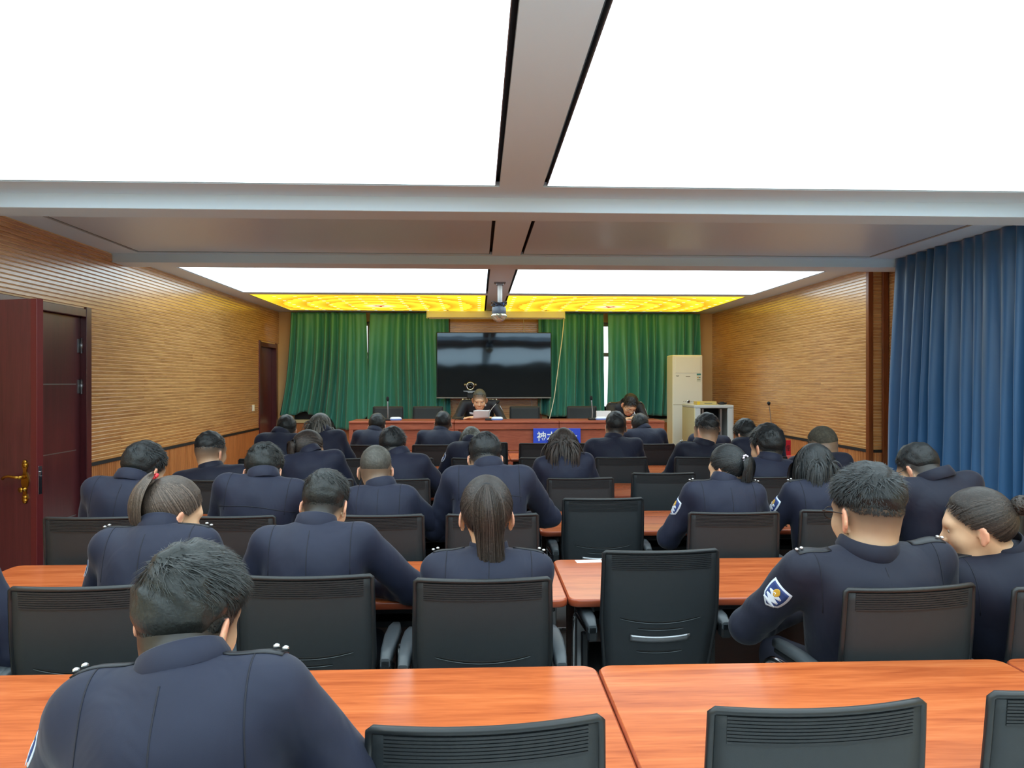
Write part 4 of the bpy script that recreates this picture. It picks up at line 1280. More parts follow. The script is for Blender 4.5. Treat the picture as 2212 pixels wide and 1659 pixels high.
# ---- head (local frame: faces +y, up +z, origin between the ears)
CC = np.array([0, -.008, .02]); CA = np.array([.0755, .097, .092])
def head_mat(loc, yaw, pitch, roll, s):
    return (Matrix.Translation(loc) @ Matrix.Rotation(-math.radians(yaw), 4, 'Z') @ Matrix.Rotation(-math.radians(pitch), 4, 'X')
            @ Matrix.Rotation(math.radians(roll), 4, 'Y') @ Matrix.Scale(s, 4))
def head_prims(F, M, s, fem, nb, full=1.0, face=False):
    R = np.array(M.to_3x3()) / s
    P = lambda p: np.array(M @ Vector(p))
    ax = R.T
    def E(c, r, k, op='add', rot=None):
        a = ax if rot is None else (R @ np.array(rot)).T
        F.ell(P(c), a, np.array(r) * s, k, op)
    def Cp(a, b, ra, rb, k, op='add'): F.cap(P(a), P(b), ra * s, rb * s, k, op)
    E(CC, CA, .01)
    jw = (.054 if fem else .06) * full
    E((0, .028, -.035), (jw, .064, .07), .03)
    E((0, .040, -.082), (.040 * full, .046, .034), .03)
    for sd in (-1, 1): E((sd * .036, .052, -.03), (.026 * full, .03, .03), .02)      # cheeks
    E((0, .072, .022), (.05, .022, .02), .02)                                       # brow
    for sd in (-1, 1): E((sd * .031, .094, .002), (.014, .012, .009), .008, 'sub')    # eye sockets
    Cp((0, .088, .006), (0, .108, -.026), .008, .0115, .012)                        # nose
    for sd in (-1, 1): E((sd * .011, .096, -.031), (.008, .010, .007), .006)
    E((0, .086, -.062), (.026, .012, .008), .008); E((0, .085, -.074), (.022, .012, .0085), .008)   # lips
    E((0, .094, -.0675), (.024, .006, .0022), .003, 'sub')
    # ears
    for sd in (-1, 1):
        a = math.radians(24) * sd
        ca, sa = math.cos(a), math.sin(a)
        tl = math.radians(12)
        rot = np.array([[ca, -sa, 0], [sa, ca, 0], [0, 0, 1]]) @ np.array([[1, 0, 0], [0, math.cos(tl), math.sin(tl)], [0, -math.sin(tl), math.cos(tl)]])
        e = .0795 * (1 if fem else 1.02)
        E((sd * e, -.010, -.014), (.0062, .0185, .030), .005, rot=rot)
        E((sd * (e - .003), -.004, -.041), (.006, .0085, .012), .006, rot=rot)
        E((sd * (e + .007), -.003, -.012), (.0055, .0105, .019), .003, 'sub', rot=rot)
        E((sd * (e - .004), -.024, -.016), (.004, .008, .018), .004, 'sub', rot=rot)
    # neck
    rn = (.046 if fem else .056) * full
    F.cap(P((0, -.020, -.045)), nb, rn * s, rn * 1.08 * s, .025)

def stubble_attr(me, M, s, amount, zl, low=.055):
    V = np.empty(len(me.vertices) * 3, np.float32); me.vertices.foreach_get('co', V); V = V.reshape(-1, 3)
    Mi = np.array(M.inverted()); L = V @ Mi[:3, :3].T + Mi[:3, 3]
    z0 = np.interp(L[:, 1], zl[0], zl[1])
    f = np.clip((L[:, 2] - (z0 - low)) / low, 0, 1) ** .75 * min(1, amount + .1)
    f[(np.abs(L[:, 0]) > .0815) | (L[:, 1] > .085) | (L[:, 2] < -.11)] = 0
    near = (np.abs(L[:, 0]) < .09) & (np.abs(L[:, 1]) < .12) & (L[:, 2] < .16)
    f[~near] = 0
    a = me.attributes.new('stubble', 'FLOAT', 'POINT'); a.data.foreach_set('value', f.astype(np.float32))
    ear = ((np.abs(L[:, 0]) > .080) & near).astype(np.float32) * .55
    nose = np.clip(1 - np.abs(L[:, 2] + .028) / .02, 0, 1) * (L[:, 1] > .1) * near * .3
    lips = ((np.abs(L[:, 2] + .068) < .012) & (np.abs(L[:, 0]) < .026) & (L[:, 1] > .088) & near) * .45
    a = me.attributes.new('flush', 'FLOAT', 'POINT'); a.data.foreach_set('value', np.maximum(np.maximum(ear, nose), lips).astype(np.float32))

ZL_M = ([-.11, -.05, -.025, -.006, .018, .03, .055, .075, .1], [-.056, -.050, -.014, .008, .002, .03, .045, .068, .08])
ZL_F = ([-.11, -.05, -.025, -.006, .018, .04, .06, .075, .1], [-.052, -.045, -.012, .006, .004, .03, .05, .072, .085])

def cap_shape(t, zl, h, tuft=0.0, seed=0, top=1.35, shift=(0, 0)):
    F = Field((-.12, -.14, -.09), (.12, .14, .17), h)
    c = CC + np.array([shift[0], -.003 + shift[1], .005 + t * .35])
    F.ell(c, np.eye(3), CA + np.array([t * .75, t * .85, t * top]), .001)
    sl, (X, Y, Z) = F.win((-.2, -.2, -.2), (.2, .2, .3))
    zz = np.interp(Y[0, :, 0], zl[0], zl[1]).astype(np.float32)[None, :, None]
    if tuft:
        r = np.random.default_rng(seed); p = r.uniform(0, 6, 4)
        n = np.sin(70 * X + p[0] + 2.2 * np.sin(60 * Z + p[1])) * np.sin(75 * Y + p[2] + 1.8 * np.sin(50 * Z + p[3])) + .6 * np.sin(130 * X + 40 * Z + p[1]) * np.sin(120 * Y + p[0])
        F.d[sl] -= (tuft * n * np.clip((Z + .02) / .06, 0, 1)).astype(np.float32)
    tp = np.clip((Z - zz) / .055, 0, 1)
    F.d[sl] += ((t * .9 + .0075) * (1 - tp) ** 1.2).astype(np.float32)
    F.d[sl] = np.maximum(F.d[sl], (zz - Z) * .8)
    V, Q = F.surface()
    return V, Q, .10 + .26 * RNG.random(len(V)) ** 2

def ribbons(paths, nrm, w0, w1=.15):
    """paths (n, k, 3); flat tapered strips lying along the surface"""
    n, k, _ = paths.shape
    tng = np.gradient(paths, axis=1)
    side = np.cross(tng, nrm[:, None, :] if nrm.ndim == 2 else nrm)
    side /= np.linalg.norm(side, axis=2, keepdims=True) + 1e-9
    prof = np.interp(np.linspace(0, 1, k), [0, .35, 1], [.7, 1, w1])[None, :, None]
    wd = (w0[:, None, None] if np.ndim(w0) else w0) * prof
    A = paths - side * wd * .5; B = paths + side * wd * .5
    V = np.stack([A, B], 2).reshape(-1, 3)
    i = np.arange(n)[:, None] * (2 * k) + np.arange(k - 1)[None, :] * 2
    Q = np.stack([i, i + 1, i + 3, i + 2], 2).reshape(-1, 4)
    return V, Q, np.repeat(RNG.beta(1.6, 2.4, n), 2 * k)

def roots(n, zl, r, margin=.0, zmin=-9):
    out = []
    while sum(len(o) for o in out) < n:
        d = r.normal(size=(n * 3, 3)); d /= np.linalg.norm(d, axis=1, keepdims=True)
        p = CC + d / np.sqrt(((d / CA) ** 2).sum(1))[:, None]
        ok = (p[:, 2] > np.interp(p[:, 1], zl[0], zl[1]) + margin) & (p[:, 2] > zmin)
        out.append(p[ok])
    p = np.concatenate(out)[:n]
    nn = (p - CC) / CA ** 2; nn /= np.linalg.norm(nn, axis=1, keepdims=True)
    return p, nn

def hair_short(n, r, t, top, side, lift, comb, zl, w, crown=(0.0, -.62, .78), swirl=.35, k=5, shag=.42):
    p, nn = roots(n, zl, r, .004)
    cd = np.array(crown); cd = cd / np.linalg.norm(cd)
    cp = CC + cd / math.sqrt(((cd / CA) ** 2).sum())
    v = p - cp; v -= nn * (v * nn).sum(1, keepdims=True); v /= np.linalg.norm(v, axis=1, keepdims=True) + 1e-6
    v = v * math.cos(swirl) + np.cross(nn, v) * math.sin(swirl)
    tp = np.clip((p[:, 2] - .02) / .06, 0, 1)[:, None]
    cb = np.array([comb[0], comb[1], 0.0]); cb = cb[None] - nn * (nn @ cb)[:, None]
    v = v + cb * tp * 1.2 + r.normal(size=v.shape) * shag
    v -= nn * (v * nn).sum(1, keepdims=True); v /= np.linalg.norm(v, axis=1, keepdims=True) + 1e-6
    L = (side + (top - side) * tp) * r.uniform(.65, 1.2, (n, 1))
    lf = .12 + (lift - .12) * tp
    d = v * np.cos(lf) + nn * np.sin(lf)
    off = t * (.35 + .75 * tp)
    P = [p + nn * (off - .003)]
    for i in range(k - 1):
        P.append(P[-1] + d * L / (k - 1))
        d = d * .85 + v * .22 - nn * .10 * (1 + tp * 0)
        d /= np.linalg.norm(d, axis=1, keepdims=True)
    return np.stack(P, 1), nn, w * r.uniform(.6, 1.3, n)

def slerp_path(p, tie, k, off, r):
    a = (p - CC) / CA; a /= np.linalg.norm(a, axis=1, keepdims=True)
    b = (np.array(tie) - CC) / CA; b /= np.linalg.norm(b)
    om = np.arccos(np.clip(a @ b, -.999, .999))[:, None, None]
    s = np.linspace(0, 1, k)[None, :, None]
    q = (np.sin((1 - s) * om) * a[:, None] + np.sin(s * om) * b[None, None]) / np.sin(om)
    bump = off * (.5 + 1.0 * np.sin(np.pi * s) * .6 + .5 * s)
    N = q / CA; N /= np.linalg.norm(N, axis=2, keepdims=True)
    return CC + q * CA + N * (bump + r.uniform(0, .003, (len(p), 1, 1))), N

def hair_gather(n, r, tie, zl, w, off=.008, k=9):
    p, nn = roots(n, zl, r)
    P, N = slerp_path(p, tie, k, off, r)
    return P, N, w * r.uniform(.6, 1.3, n)

def hair_tail(n, r, tie, out, down, length, spread, w, k=12, flare=.6, side=(0, 0, 0)):
    """tail falling from the tie; down is gravity in head space"""
    tie = np.array(tie); out = np.array(out) / np.linalg.norm(out); down = np.array(down) / np.linalg.norm(down)
    lat = np.cross(out, down); lat /= np.linalg.norm(lat) + 1e-9
    fw = np.cross(lat, down)
    ang = r.uniform(0, 2 * math.pi, n); rad = np.sqrt(r.uniform(0, 1, n)) * spread
    ca, sa = np.cos(ang) * rad, np.sin(ang) * rad
    s = np.linspace(0, 1, k)
    Ln = length * r.uniform(.62, 1.10, n) * (1 - .12 * (rad / spread))
    P = np.zeros((n, k, 3)); side = np.array(side)
    for i, q in enumerate(s):
        bulge = .35 + .65 * min(1, q * 5) if flare >= 0 else 1
        sp = bulge * (1 + flare * q * q) * (1 - .25 * q ** 3)
        o = out * (.024 * (1 - math.exp(-7 * q)))
        wv = .004 * np.sin(ang * 3 + q * 7) * q
        P[:, i] = tie + o + down * (Ln * max(0, q - .03) ** 1.05)[:, None] + lat[None] * (ca * sp + wv)[:, None] - fw[None] * (sa * sp * .6)[:, None] + side * q ** 1.5
    for _ in range(2):
        o = (.010 + .8 * (rad + spread * .25))[:, None, None] * np.ones((n, k, 1))
        e = (P - CC) / (CA + o); m = np.linalg.norm(e, axis=2, keepdims=True)
        P = np.where(m < 1, CC + e / m * (CA + o), P)
        P[:, 1:-1] = (P[:, :-2] + 2 * P[:, 1:-1] + P[:, 2:]) / 4
    nn = -fw[None] * np.ones((n, 1)) + lat[None] * np.cos(ang)[:, None]
    return P, nn, w * r.uniform(.6, 1.4, n)

def hair_fall(n, r, zl, w, down, length, off=.012, k=14, part=0.0, back=.35, ends=None, curl=0.0):
    p, nn = roots(n, zl, r)
    down = np.array(down) / np.linalg.norm(down)
    step = length / (k - 1)
    sgn = np.where(p[:, 0:1] > part, 1, -1)
    v = np.concatenate([sgn * 1.0, np.full((n, 1), -back), np.zeros((n, 1))], 1) + r.normal(size=(n, 3)) * .12
    v[p[:, 1] < -.03] = v[p[:, 1] < -.03] * np.array([.5, 1, 1]) + np.array([0, -.6, 0])
    v -= nn * (v * nn).sum(1, keepdims=True); v /= np.linalg.norm(v, axis=1, keepdims=True) + 1e-6
    P = [p + nn * (off * .7)]; d = v
    Ls = r.uniform(.82, 1.08, (n, 1)) if ends is None else ends
    o = r.uniform(.6, 1.25, (n, 1)) * off
    for i in range(k - 1):
        q = P[-1] + d * step * Ls
        e = (q - CC) / (CA + o); m = np.linalg.norm(e, axis=1, keepdims=True)
        q = np.where(m < 1, CC + e / m * (CA + o), q)
        # keep off the face
        face = (q[:, 1] > .045) & (q[:, 2] < .045) & (np.abs(q[:, 0]) < .075)
        q[face, 0] = np.where(q[face, 0] > 0, .078, -.078)
        P.append(q)
        dd = q - P[-2]; dd /= np.linalg.norm(dd, axis=1, keepdims=True) + 1e-9
        d = dd * .62 + down * .42 + (curl * np.sin(i * .8) * np.array([[1, 0, 0]]) * sgn if curl else 0)
        d /= np.linalg.norm(d, axis=1, keepdims=True)
    P = np.stack(P, 1)
    c = P - (CC + np.array([0, 0, -.05])); c[..., 2] *= .15
    c /= np.linalg.norm(c, axis=2, keepdims=True) + 1e-9
    return P, c, w * r.uniform(.6, 1.3, n)

def join_np(parts):
    V = []; Q = []; A = []; b = 0
    for v, q, a in parts:
        V.append(v); Q.append(q + b); A.append(a); b += len(v)
    return np.concatenate(V), np.concatenate(Q), np.concatenate(A)

def ik(a, w, l1, l2, pole):
    d = w - a; L = np.linalg.norm(d)
    if L > (l1 + l2) * .985:
        w = a + d / L * (l1 + l2) * .985; d = w - a; L = np.linalg.norm(d)
    u = d / L; x = (l1 * l1 - l2 * l2 + L * L) / (2 * L); h = math.sqrt(max(l1 * l1 - x * x, 0))
    p = np.array(pole, float); p -= u * (p @ u); p /= np.linalg.norm(p) + 1e-9
    return a + u * x + p * h, w

def hand_prims(F, w, d, lat, dn, sc=1.0, curl=.5, grip=False):
    """palm, four fingers of different length and a thumb; d: along the hand, lat: towards the thumb, dn: palm side"""
    ax = np.array([lat, d, dn])
    F.ell(w + d * .045 * sc, ax, np.array([.040, .050, .016]) * sc, .012)
    for i, (o, l) in enumerate(((.030, .072), (.010, .080), (-.010, .074), (-.029, .058))):
        b = w + (d * .082 + lat * o) * sc
        c1 = curl * .5; m1 = b + (d * math.cos(c1) + dn * math.sin(c1) + lat * o * 1.5) * l * .55 * sc
        c2 = curl * 1.7; m2 = m1 + (d * math.cos(c2) + dn * math.sin(c2)) * l * .5 * sc
        F.cap(b, m1, .0098 * sc, .0088 * sc, .005); F.cap(m1, m2, .0088 * sc, .0072 * sc, .003)
    b = w + (d * .028 + lat * .03 + dn * .004) * sc
    m1 = b + (lat * .6 + d * .75 + dn * .35) / 1.02 * .036 * sc; m2 = m1 + (d * .9 + lat * .1 + dn * .45) * .028 * sc
    F.cap(b, m1, .0125 * sc, .0105 * sc, .008); F.cap(m1, m2, .0105 * sc, .0085 * sc, .003)

def unit(v): return v / (np.linalg.norm(v) + 1e-12)
EYE = {}
def eye_mesh():
    if 'e' not in EYE:
        mb = MB(); mb.lathe([(.001, -.0115), (.006, -.0098), (.0105, -.004), (.0112, 0), (.0100, .005), (.0062, .0094)], 14)
        mb.lathe([(.0062, .0094), (.004, .0108), (.0005, .0113)], 14, mi=1)
        EYE['e'] = mb.mesh('eye'); EYE['e'].materials.append(M_EYEW); EYE['e'].materials.append(M_EYED)
    return EYE['e']
SHOE = {}
def shoe_mesh():
    if 's' not in SHOE:
        F = Field((-.06, -.1, -.02), (.06, .24, .13), .012)
        F.ell((0, .1, .03), np.eye(3), (.043, .12, .04), .01); F.ell((0, -.02, .045), np.eye(3), (.036, .055, .055), .03); F.cap((0, -.01, .05), (0, -.01, .1), .04, .042, .03)
        sl, (X, Y, Z) = F.win((-1, -1, -1), (1, 1, 1)); F.d[sl] = np.maximum(F.d[sl], -(Z - .002))
        SHOE['s'] = np_mesh('shoe', *F.surface()); SHOE['s'].materials.append(M_SHOE)
    return SHOE['s']

TRIS = [0]
PEOPLE = {}
RES = {1: (.0088, .0045, .0050), 2: (.0098, .0054, .0056), 3: (.0122, .0074, .007), 4: (.0135, .0088, .008), 5: (.015, .0100, .009), 6: (.015, .0100, .009), 0: (.012, .0056, .006)}
NST = {1: 8500, 2: 4000, 3: 2300, 4: 1400, 5: 950, 6: 850, 0: 1000}
GP = 'uniformed people seated in rows'

def person(key, row, hu, vtop, w, sh, yh, label, yaw=0, pitch=15, roll=0, style='short', hc='black', fem=False, seat=None, build=1.0, jm=None,
           lean=None, tilt=0.0, hands='table', pole=(.6, -.12, -.75), polR=None, polL=None, hand_px=None, top=.036, side=.018, t=.010, lift=.55, comb=(0, 0),
           stub=.92, low=.055, epau=False, patch=False, seam=True, yoke=False, glasses=False, face=1, base_z=0.0, full=1.0, group=GP, tuft=.003, wristL=None, wristR=None, cat='person',
           tyaw=0.0, hl=None, tie=None, tail=None, tailw=None, collar_up=0.0, extra=None, zl=None, neckfix=None):
    r = np.random.default_rng(abs(hash(key)) % (2 ** 31) if False else sum(ord(c) * (i + 7) for i, c in enumerate(key)))
    hj, hb, hh = RES[row]
    uL, uR, vS = sh
    s = float(np.clip(w * yh / FPX / (.172 if not fem else .168), .90, 1.2))
    top_p = at_y(hu, vtop, yh)
    extra_t = {'short': t * 1.0 + top * .25, 'buzz': .004, 'gather': .012, 'fall': .014, 'bob': .016, 'bun': .012}[style]
    Hc = np.array([top_p[0], yh, top_p[2] - (.112 + extra_t) * s])
    ys = yh - (.055 + .10 * math.sin(math.radians(pitch))) * face if lean is None else yh - lean * face
    S = at_y((uL + uR) / 2, vS, ys)
    a = (uR - uL) / 2 * ys / FPX
    if seat is None: seat = (S[0], ys - .12 * face)
    Pv = np.array([.5 * seat[0] + .5 * S[0], seat[1], base_z + .565])
    T = unit(S - Pv)
    R0 = np.array([math.cos(math.radians(tyaw)), -math.sin(math.radians(tyaw)), 0]) * face
    R0[2] = -tilt
    Fw = unit(np.cross(T, R0)); Rt = np.cross(Fw, T)
    AX = np.array([Rt, Fw, T])
    yawt = yaw + (180 if face < 0 else 0)
    M = head_mat(Hc, yawt, pitch, roll, s)
    Nb = S + T * .022 + (0 if neckfix is None else np.array(neckfix))
    jc = S - T * .052                          # shoulder joint line, the cloth top lies at S
    aj = a - .052
    JL, JR = jc - Rt * aj, jc + Rt * aj
    tabN = pitch_near(row) if row else None
    arms = []
    for sd, J, po, wp in ((-1, JL, polL, wristL), (1, JR, polR, wristR)):
        if wp is None:
            if hands == 'table':
                wp = np.array([S[0] + sd * .12, min(max(tabN + .10, S[1] + .20), S[1] + .32), TZ + .045])
            elif hands == 'lap': wp = Pv + Fw * .30 + Rt * sd * .13 + np.array([0, 0, .07])
            else: wp = np.array(hands[0 if sd < 0 else 1])
        po = np.array(po if po is not None else (pole[0] * sd, pole[1], pole[2]))
        if face < 0 and polL is None: po = np.array([-pole[0] * sd, -pole[1], pole[2]])
        el, wr = ik(J, np.array(wp), .285 * (build ** .5), .255 * (build ** .5), po)
        arms.append((sd, J, el, wr))
    lo = np.min([Pv, S, Hc] + [q for x in arms for q in x[1:]], axis=0); hi = np.max([Pv, S, Hc] + [q for x in arms for q in x[1:]], axis=0)
    root = empty('person', (Pv[0], Pv[1], base_z)); tag(root, label, cat, group)
    jm = jm or M_NAVY
    # ---------------- jacket
    F = Field(lo - np.array([.24, .24, .24]), np.array([hi[0] + .24, hi[1] + .24, S[2] + .14]), hj)
    g = build
    bow = .03
    sp = lambda q: Pv + (S - Pv) * q - Fw * bow * math.sin(math.pi * q)
    wf = .9 if fem else 1.0
    F.ell(sp(0) - T * .02, AX, (.178 * g * wf, .135 * g, .12), .05)
    F.ell(sp(.30), AX, (.165 * g * wf, .122 * g, .16), .06)
    F.ell(sp(.58), AX, (max(.165 * g * wf, a * .80), .128 * g, .16), .07)
    F.ell(sp(.80) - Fw * .008, AX, (a * .86, .115 * g, .115), .06)
    F.cap(JL - Fw * .01, JR - Fw * .01, .056, .056, .05)
    for sd in (-1, 1):
        F.cap(S - T * .036 + Rt * sd * (a - .034) - Fw * .012, S - T * .030 + Rt * sd * .1, .032, .036, .03)      # padded shoulders
    for J in (JL, JR): F.cap(J + T * .0, S - T * .030, .046, .060 * (.9 if fem else 1), .03)
    F.ell(S - T * .035 - Fw * .012, AX, (.085 * (.88 if fem else 1) * full, .082, .066), .03)
    ph = r.uniform(0, 6, 8)
    for sd, J, el, wr in arms:
        F.cap(J, el, .066 * g ** .6 * (.9 if fem else 1), .055 * g ** .5, .03, wr=.0042, ph=ph[0], win=(1, .5), nw=3.3)
        F.cap(el, wr + unit(el - wr) * .01, .055 * g ** .5, .040, .022, wr=.0042, ph=ph[1], win=(0, .45), nw=3.1)
    sl, (X, Y, Z) = F.win(F.lo, F.lo + F.n * F.h)
    F.d[sl] += (.0032 * np.sin(19 * X + 2.2 * np.sin(9 * Z + ph[2]) + ph[3]) * np.sin(15 * Z + 6 * Y + 2 * np.sin(8 * X + ph[4])) + .0022 * np.sin(34 * Z + 20 * X + ph[5]) * np.sin(27 * X + ph[6])).astype(np.float32)
    jv, jq = F.surface()
    jac = link('jacket', np_mesh('jacket', jv, jq), jm, root, keep=True)
    TRIS[0] += 2 * len(jq)
    # ---------------- body: head, neck, trunk, arms and hands in one skin
    B = Field(lo - np.array([.16, .16, .12]), np.array([hi[0] + .16, hi[1] + .16, max(hi[2], Hc[2]) + .20 * s]), hb)
    B.cap(Nb - T * .05, Pv, .045, .03, .03)
    B.cap(JL, JR, .022, .022, .02)
    head_prims(B, M, s, fem, Nb - T * .04, full)
    for sd, J, el, wr in arms:
        B.cap(J, el, .022, .02, .01); B.cap(el, wr, .02, .027, .01)
        d = unit(wr - el); dn = np.array([0, 0, -1.0]); dn = unit(dn - d * (dn @ d))
        lat = unit(np.cross(d, dn)) * 1.0
        inward = -Rt * sd; lat = unit(inward - d * (inward @ d) - dn * (inward @ dn))
        if hand_px is not None: dn = np.array(hand_px[0 if sd < 0 else 1][1]); d2 = np.array(hand_px[0 if sd < 0 else 1][0]); d = unit(d2); dn = unit(dn - d * (dn @ d)); lat = unit(np.cross(d, dn)); lat = lat if lat[2] > 0 else -lat
        hand_prims(B, wr, d, lat, dn, .93 if fem else 1.0, .35)
    bv, bq = B.surface()
    bm = np_mesh('body', bv, bq)
    zl = zl or (ZL_F if fem else ZL_M)
    stubble_attr(bm, M, s, (max(stub, .7) if style == 'buzz' else stub) if style in ('short', 'buzz') else .5, zl, (max(low, .085) if style == 'buzz' else low) if style in ('short', 'buzz') else .02)
    body = link('body', bm, M_SKIN, root, keep=True)
    TRIS[0] += 2 * len(bq)
    # eyes
    for sd in (-1, 1):
        e = link('eye', eye_mesh(), None, root); e.matrix_parent_inverse = root.matrix_basis.inverted()
        e.matrix_basis = M @ Matrix.Translation((sd * .031, .0745, .002)) @ Matrix.Rotation(-math.pi / 2 - .35, 4, 'X')
    # ---------------- trousers and shoes
    Tf = Field(Pv - np.array([.35, .65, .6]), Pv + np.array([.35, .65, .2]), .024)
    Tf.ell(Pv - T * .02, AX, (.165 * g, .125 * g, .105), .04)
    hf = np.array([0, face, 0]) * 1.0
    for sd in (-1, 1):
        hip = Pv + Rt * sd * .085 - np.array([0, 0, .03]); kn = np.array([hip[0] + Rt[0] * sd * .05, Pv[1] + face * .38, base_z + .52]); an = np.array([kn[0], kn[1] + face * .0, base_z + .10])
        Tf.cap(hip, kn, .088 * g, .066, .04); Tf.cap(kn, an, .064, .05, .02)
        so = link('shoe', shoe_mesh(), None, root); so.matrix_parent_inverse = root.matrix_basis.inverted()
        so.matrix_basis = Matrix.Translation((an[0], an[1], base_z)) @ Matrix.Rotation(0 if face > 0 else math.pi, 4, 'Z')
    Tf.d[:, :, :] = np.maximum(Tf.d, 0 * Tf.d - 9)
    tv_, tq_ = Tf.surface()
    link('trousers', np_mesh('trousers', tv_, tq_), M_TROU, root, keep=True); TRIS[0] += 2 * len(tq_)
    # ---------------- collar
    n = 36
    nk = unit(np.array(M @ Vector((0, -.02, -.06))) - (Nb - T * .03))
    nk = unit(nk * .35 + T * .65)
    Rn = unit(Rt - nk * (Rt @ nk)); Fn = np.cross(nk, Rn)
    cs = (.88 if fem else 1.0) * full * (s ** .5)
    rings = []
    for (rad, zz) in ((.076, -.010), (.079, .000), (.0765, .010), (.070, .036 + collar_up), (.067, .0385 + collar_up), (.0635, .032 + collar_up), (.062, -.01)):
        ring = []
        for k2 in range(n):
            an = 2 * math.pi * k2 / n; f = math.sin(an)      # +1 front
            dip = .034 * max(0, f) ** 1.5 * (1 if zz > .01 else .6) + .010 * max(0, -f) * (1 if zz < .005 else 0)
            ring.append(Nb - T * .012 + Rn * rad * cs * math.cos(an) + Fn * (rad * cs * 1.04 * math.sin(an) + .012 + .012 * max(0, f)) + nk * (zz - dip))
        rings.append(ring)
    MB().loft(rings, False, False).build('collar', jm, root, keep=True)
    # ---------------- details laid on the cloth
    if row <= 3 and (seam or yoke or epau or patch) or epau or patch:
        bvh = BVHTree.FromPolygons([tuple(q) for q in jv.tolist()], [tuple(q) for q in jq.tolist()])
        def cast(o, d):
            h = bvh.ray_cast(Vector(o), Vector(unit(np.array(d))))
            return None if h[0] is None else (np.array(h[0]), np.array(h[1]))
        def seam_line(orig, dirs, name='seam', wd=.0028):
            pts = []; ns = []
            for o, d in zip(orig, dirs):
                h = cast(o, d)
                if h is not None: pts.append(h[0] + h[1] * .0006); ns.append(h[1])
            if len(pts) < 4: return
            P = np.array([pts]); N = np.array([ns])
            P[0, 1:-1] = (P[0, :-2] + P[0, 1:-1] * 2 + P[0, 2:]) / 4
            tg = np.gradient(P, axis=1); sdv = np.cross(tg, N); sdv /= np.linalg.norm(sdv, axis=2, keepdims=True) + 1e-9
            Gd = np.stack([P[0] - sdv[0] * wd / 2, P[0] + sdv[0] * wd / 2], 1)
            MB().sheet(Gd, -.0006).build(name, M_SEAM, root, keep=True)
        if row in (1, 2, 3) and seam:
            q = np.linspace(.96, .1, 26)
            if not yoke:
                seam_line([sp(x) - Fw * .6 + T * .02 for x in q], [Fw] * 26)
            for J, sd in ((JL, -1), (JR, 1)):
                an = np.linspace(-.1, 2.3, 22)
                c0 = J - Rt * sd * .018
                rd = [T * math.cos(x) - Fw * math.sin(x) for x in an]
                seam_line([c0 + v * .35 for v in rd], [-v for v in rd])
        if yoke:
            q = np.linspace(-1, 1, 26)
            seam_line([sp(.80) + Rt * x * a * .86 - Fw * .6 - T * .03 * x * x for x in q], [Fw] * 26, wd=.004)
        if epau:
            for J, sd in ((JL, -1), (JR, 1)):
                G2 = []
                for q in np.linspace(0, 1, 8):
                    rowp = []
                    for x in np.linspace(-.5, .5, 5):
                        o = J + Rt * sd * (.028 - .105 * q) + Fw * (.006 + x * (.046 - .012 * q)) + T * .3
                        h = cast(o, -T)
                        rowp.append(h[0] + T * .003 if h else J + T * .07)
                    G2.append(rowp)
                ep = MB().sheet(np.array(G2), .004 * (1 if sd * face > 0 else -1) ).build('epaulette', M_EPAU, root, keep=True)
                pip = MB()
                for q in ([.10, .26] if epau == 1 else [.14, .5, .68, .86]):
                    i = q * 7; p = np.array(G2)[int(i)][2] + T * .006
                    if epau == 1 or q > .2:
                        Mx = Matrix.Translation(p) @ Matrix(np.array([Rt, Fw, T]).T.tolist()).to_4x4()
                        pip.lathe([(.0062, -.002), (.0055, .0018), (.0025, .0034), (.0005, .0038)], 10, Mx)
                    else:
                        Mx = Matrix.Translation(p) @ Matrix(np.array([Rt, Fw, T]).T.tolist()).to_4x4()
                        pip.cbox(-.009, .009, -.021, .021, -.002, .004, .001, M=Mx)
                if pip.v: pip.build('rank_pip', M_SILVER, ep)
        if patch:
            sd, J, el, wr = arms[0] if patch == 'L' else arms[1]
            ad = unit(el - J); pk = .55 if key == 'P5' else -.12; outv = unit(Rt * sd * .9 - Fw * pk * (1 if face > 0 else -1)); outv = unit(outv - ad * (outv @ ad)); wd = unit(np.cross(ad, outv))
            ctr = J + ad * .105
            def shield(sc, off, name, mt, dz=0.0, shp=None):
                rows = []
                for q in np.linspace(0, 1, 9):
                    hw = (.040 * (1 - .18 * (2 * q - .6) ** 2) if q < .7 else .040 * (1 - .18 * .64) * (1 - ((q - .7) / .3) ** 1.6 * .92)) if shp is None else shp(q)
                    rp = []
                    for x in np.linspace(-1, 1, 7):
                        p = ctr + ad * ((q - .5) * .095 * sc + dz) + wd * hw * x * sc
                        h = cast(p + outv * .25, -outv)
                        rp.append((h[0] if h else p + outv * .06) + outv * off)
                    rows.append(rp)
                return MB().sheet(np.array(rows), .0012).build(name, mt, root, keep=True)
            shield(1.0, .0016, 'arm_patch', pm('patch_white', (212, 220, 232), .6))
            shield(.84, .0030, 'patch_field', pm('patch_blue', (44, 66, 124), .6))
            shield(.34, .0044, 'patch_crest', pm('patch_gold', (214, 168, 60), .5), dz=-.016, shp=lambda q: .036 * math.sin(math.pi * (.08 + .84 * q)))
            shield(.5, .0044, 'patch_lettering', pm('patch_white', (212, 220, 232), .6), dz=.010, shp=lambda q: .05 if int(q * 8) % 3 else .012)
    # ---------------- hair
    hm = HAIR[hc]
    Mi = M.inverted().to_3x3(); dwn = np.array(Mi @ Vector((0, 0, -1))); dwn = dwn / np.linalg.norm(dwn)
    ns = NST[row]; wd = {1: .0022, 2: .0029, 3: .0040, 4: .0050, 5: .0064, 6: .0066, 0: .005}[row]
    parts = []
    tieobj = None
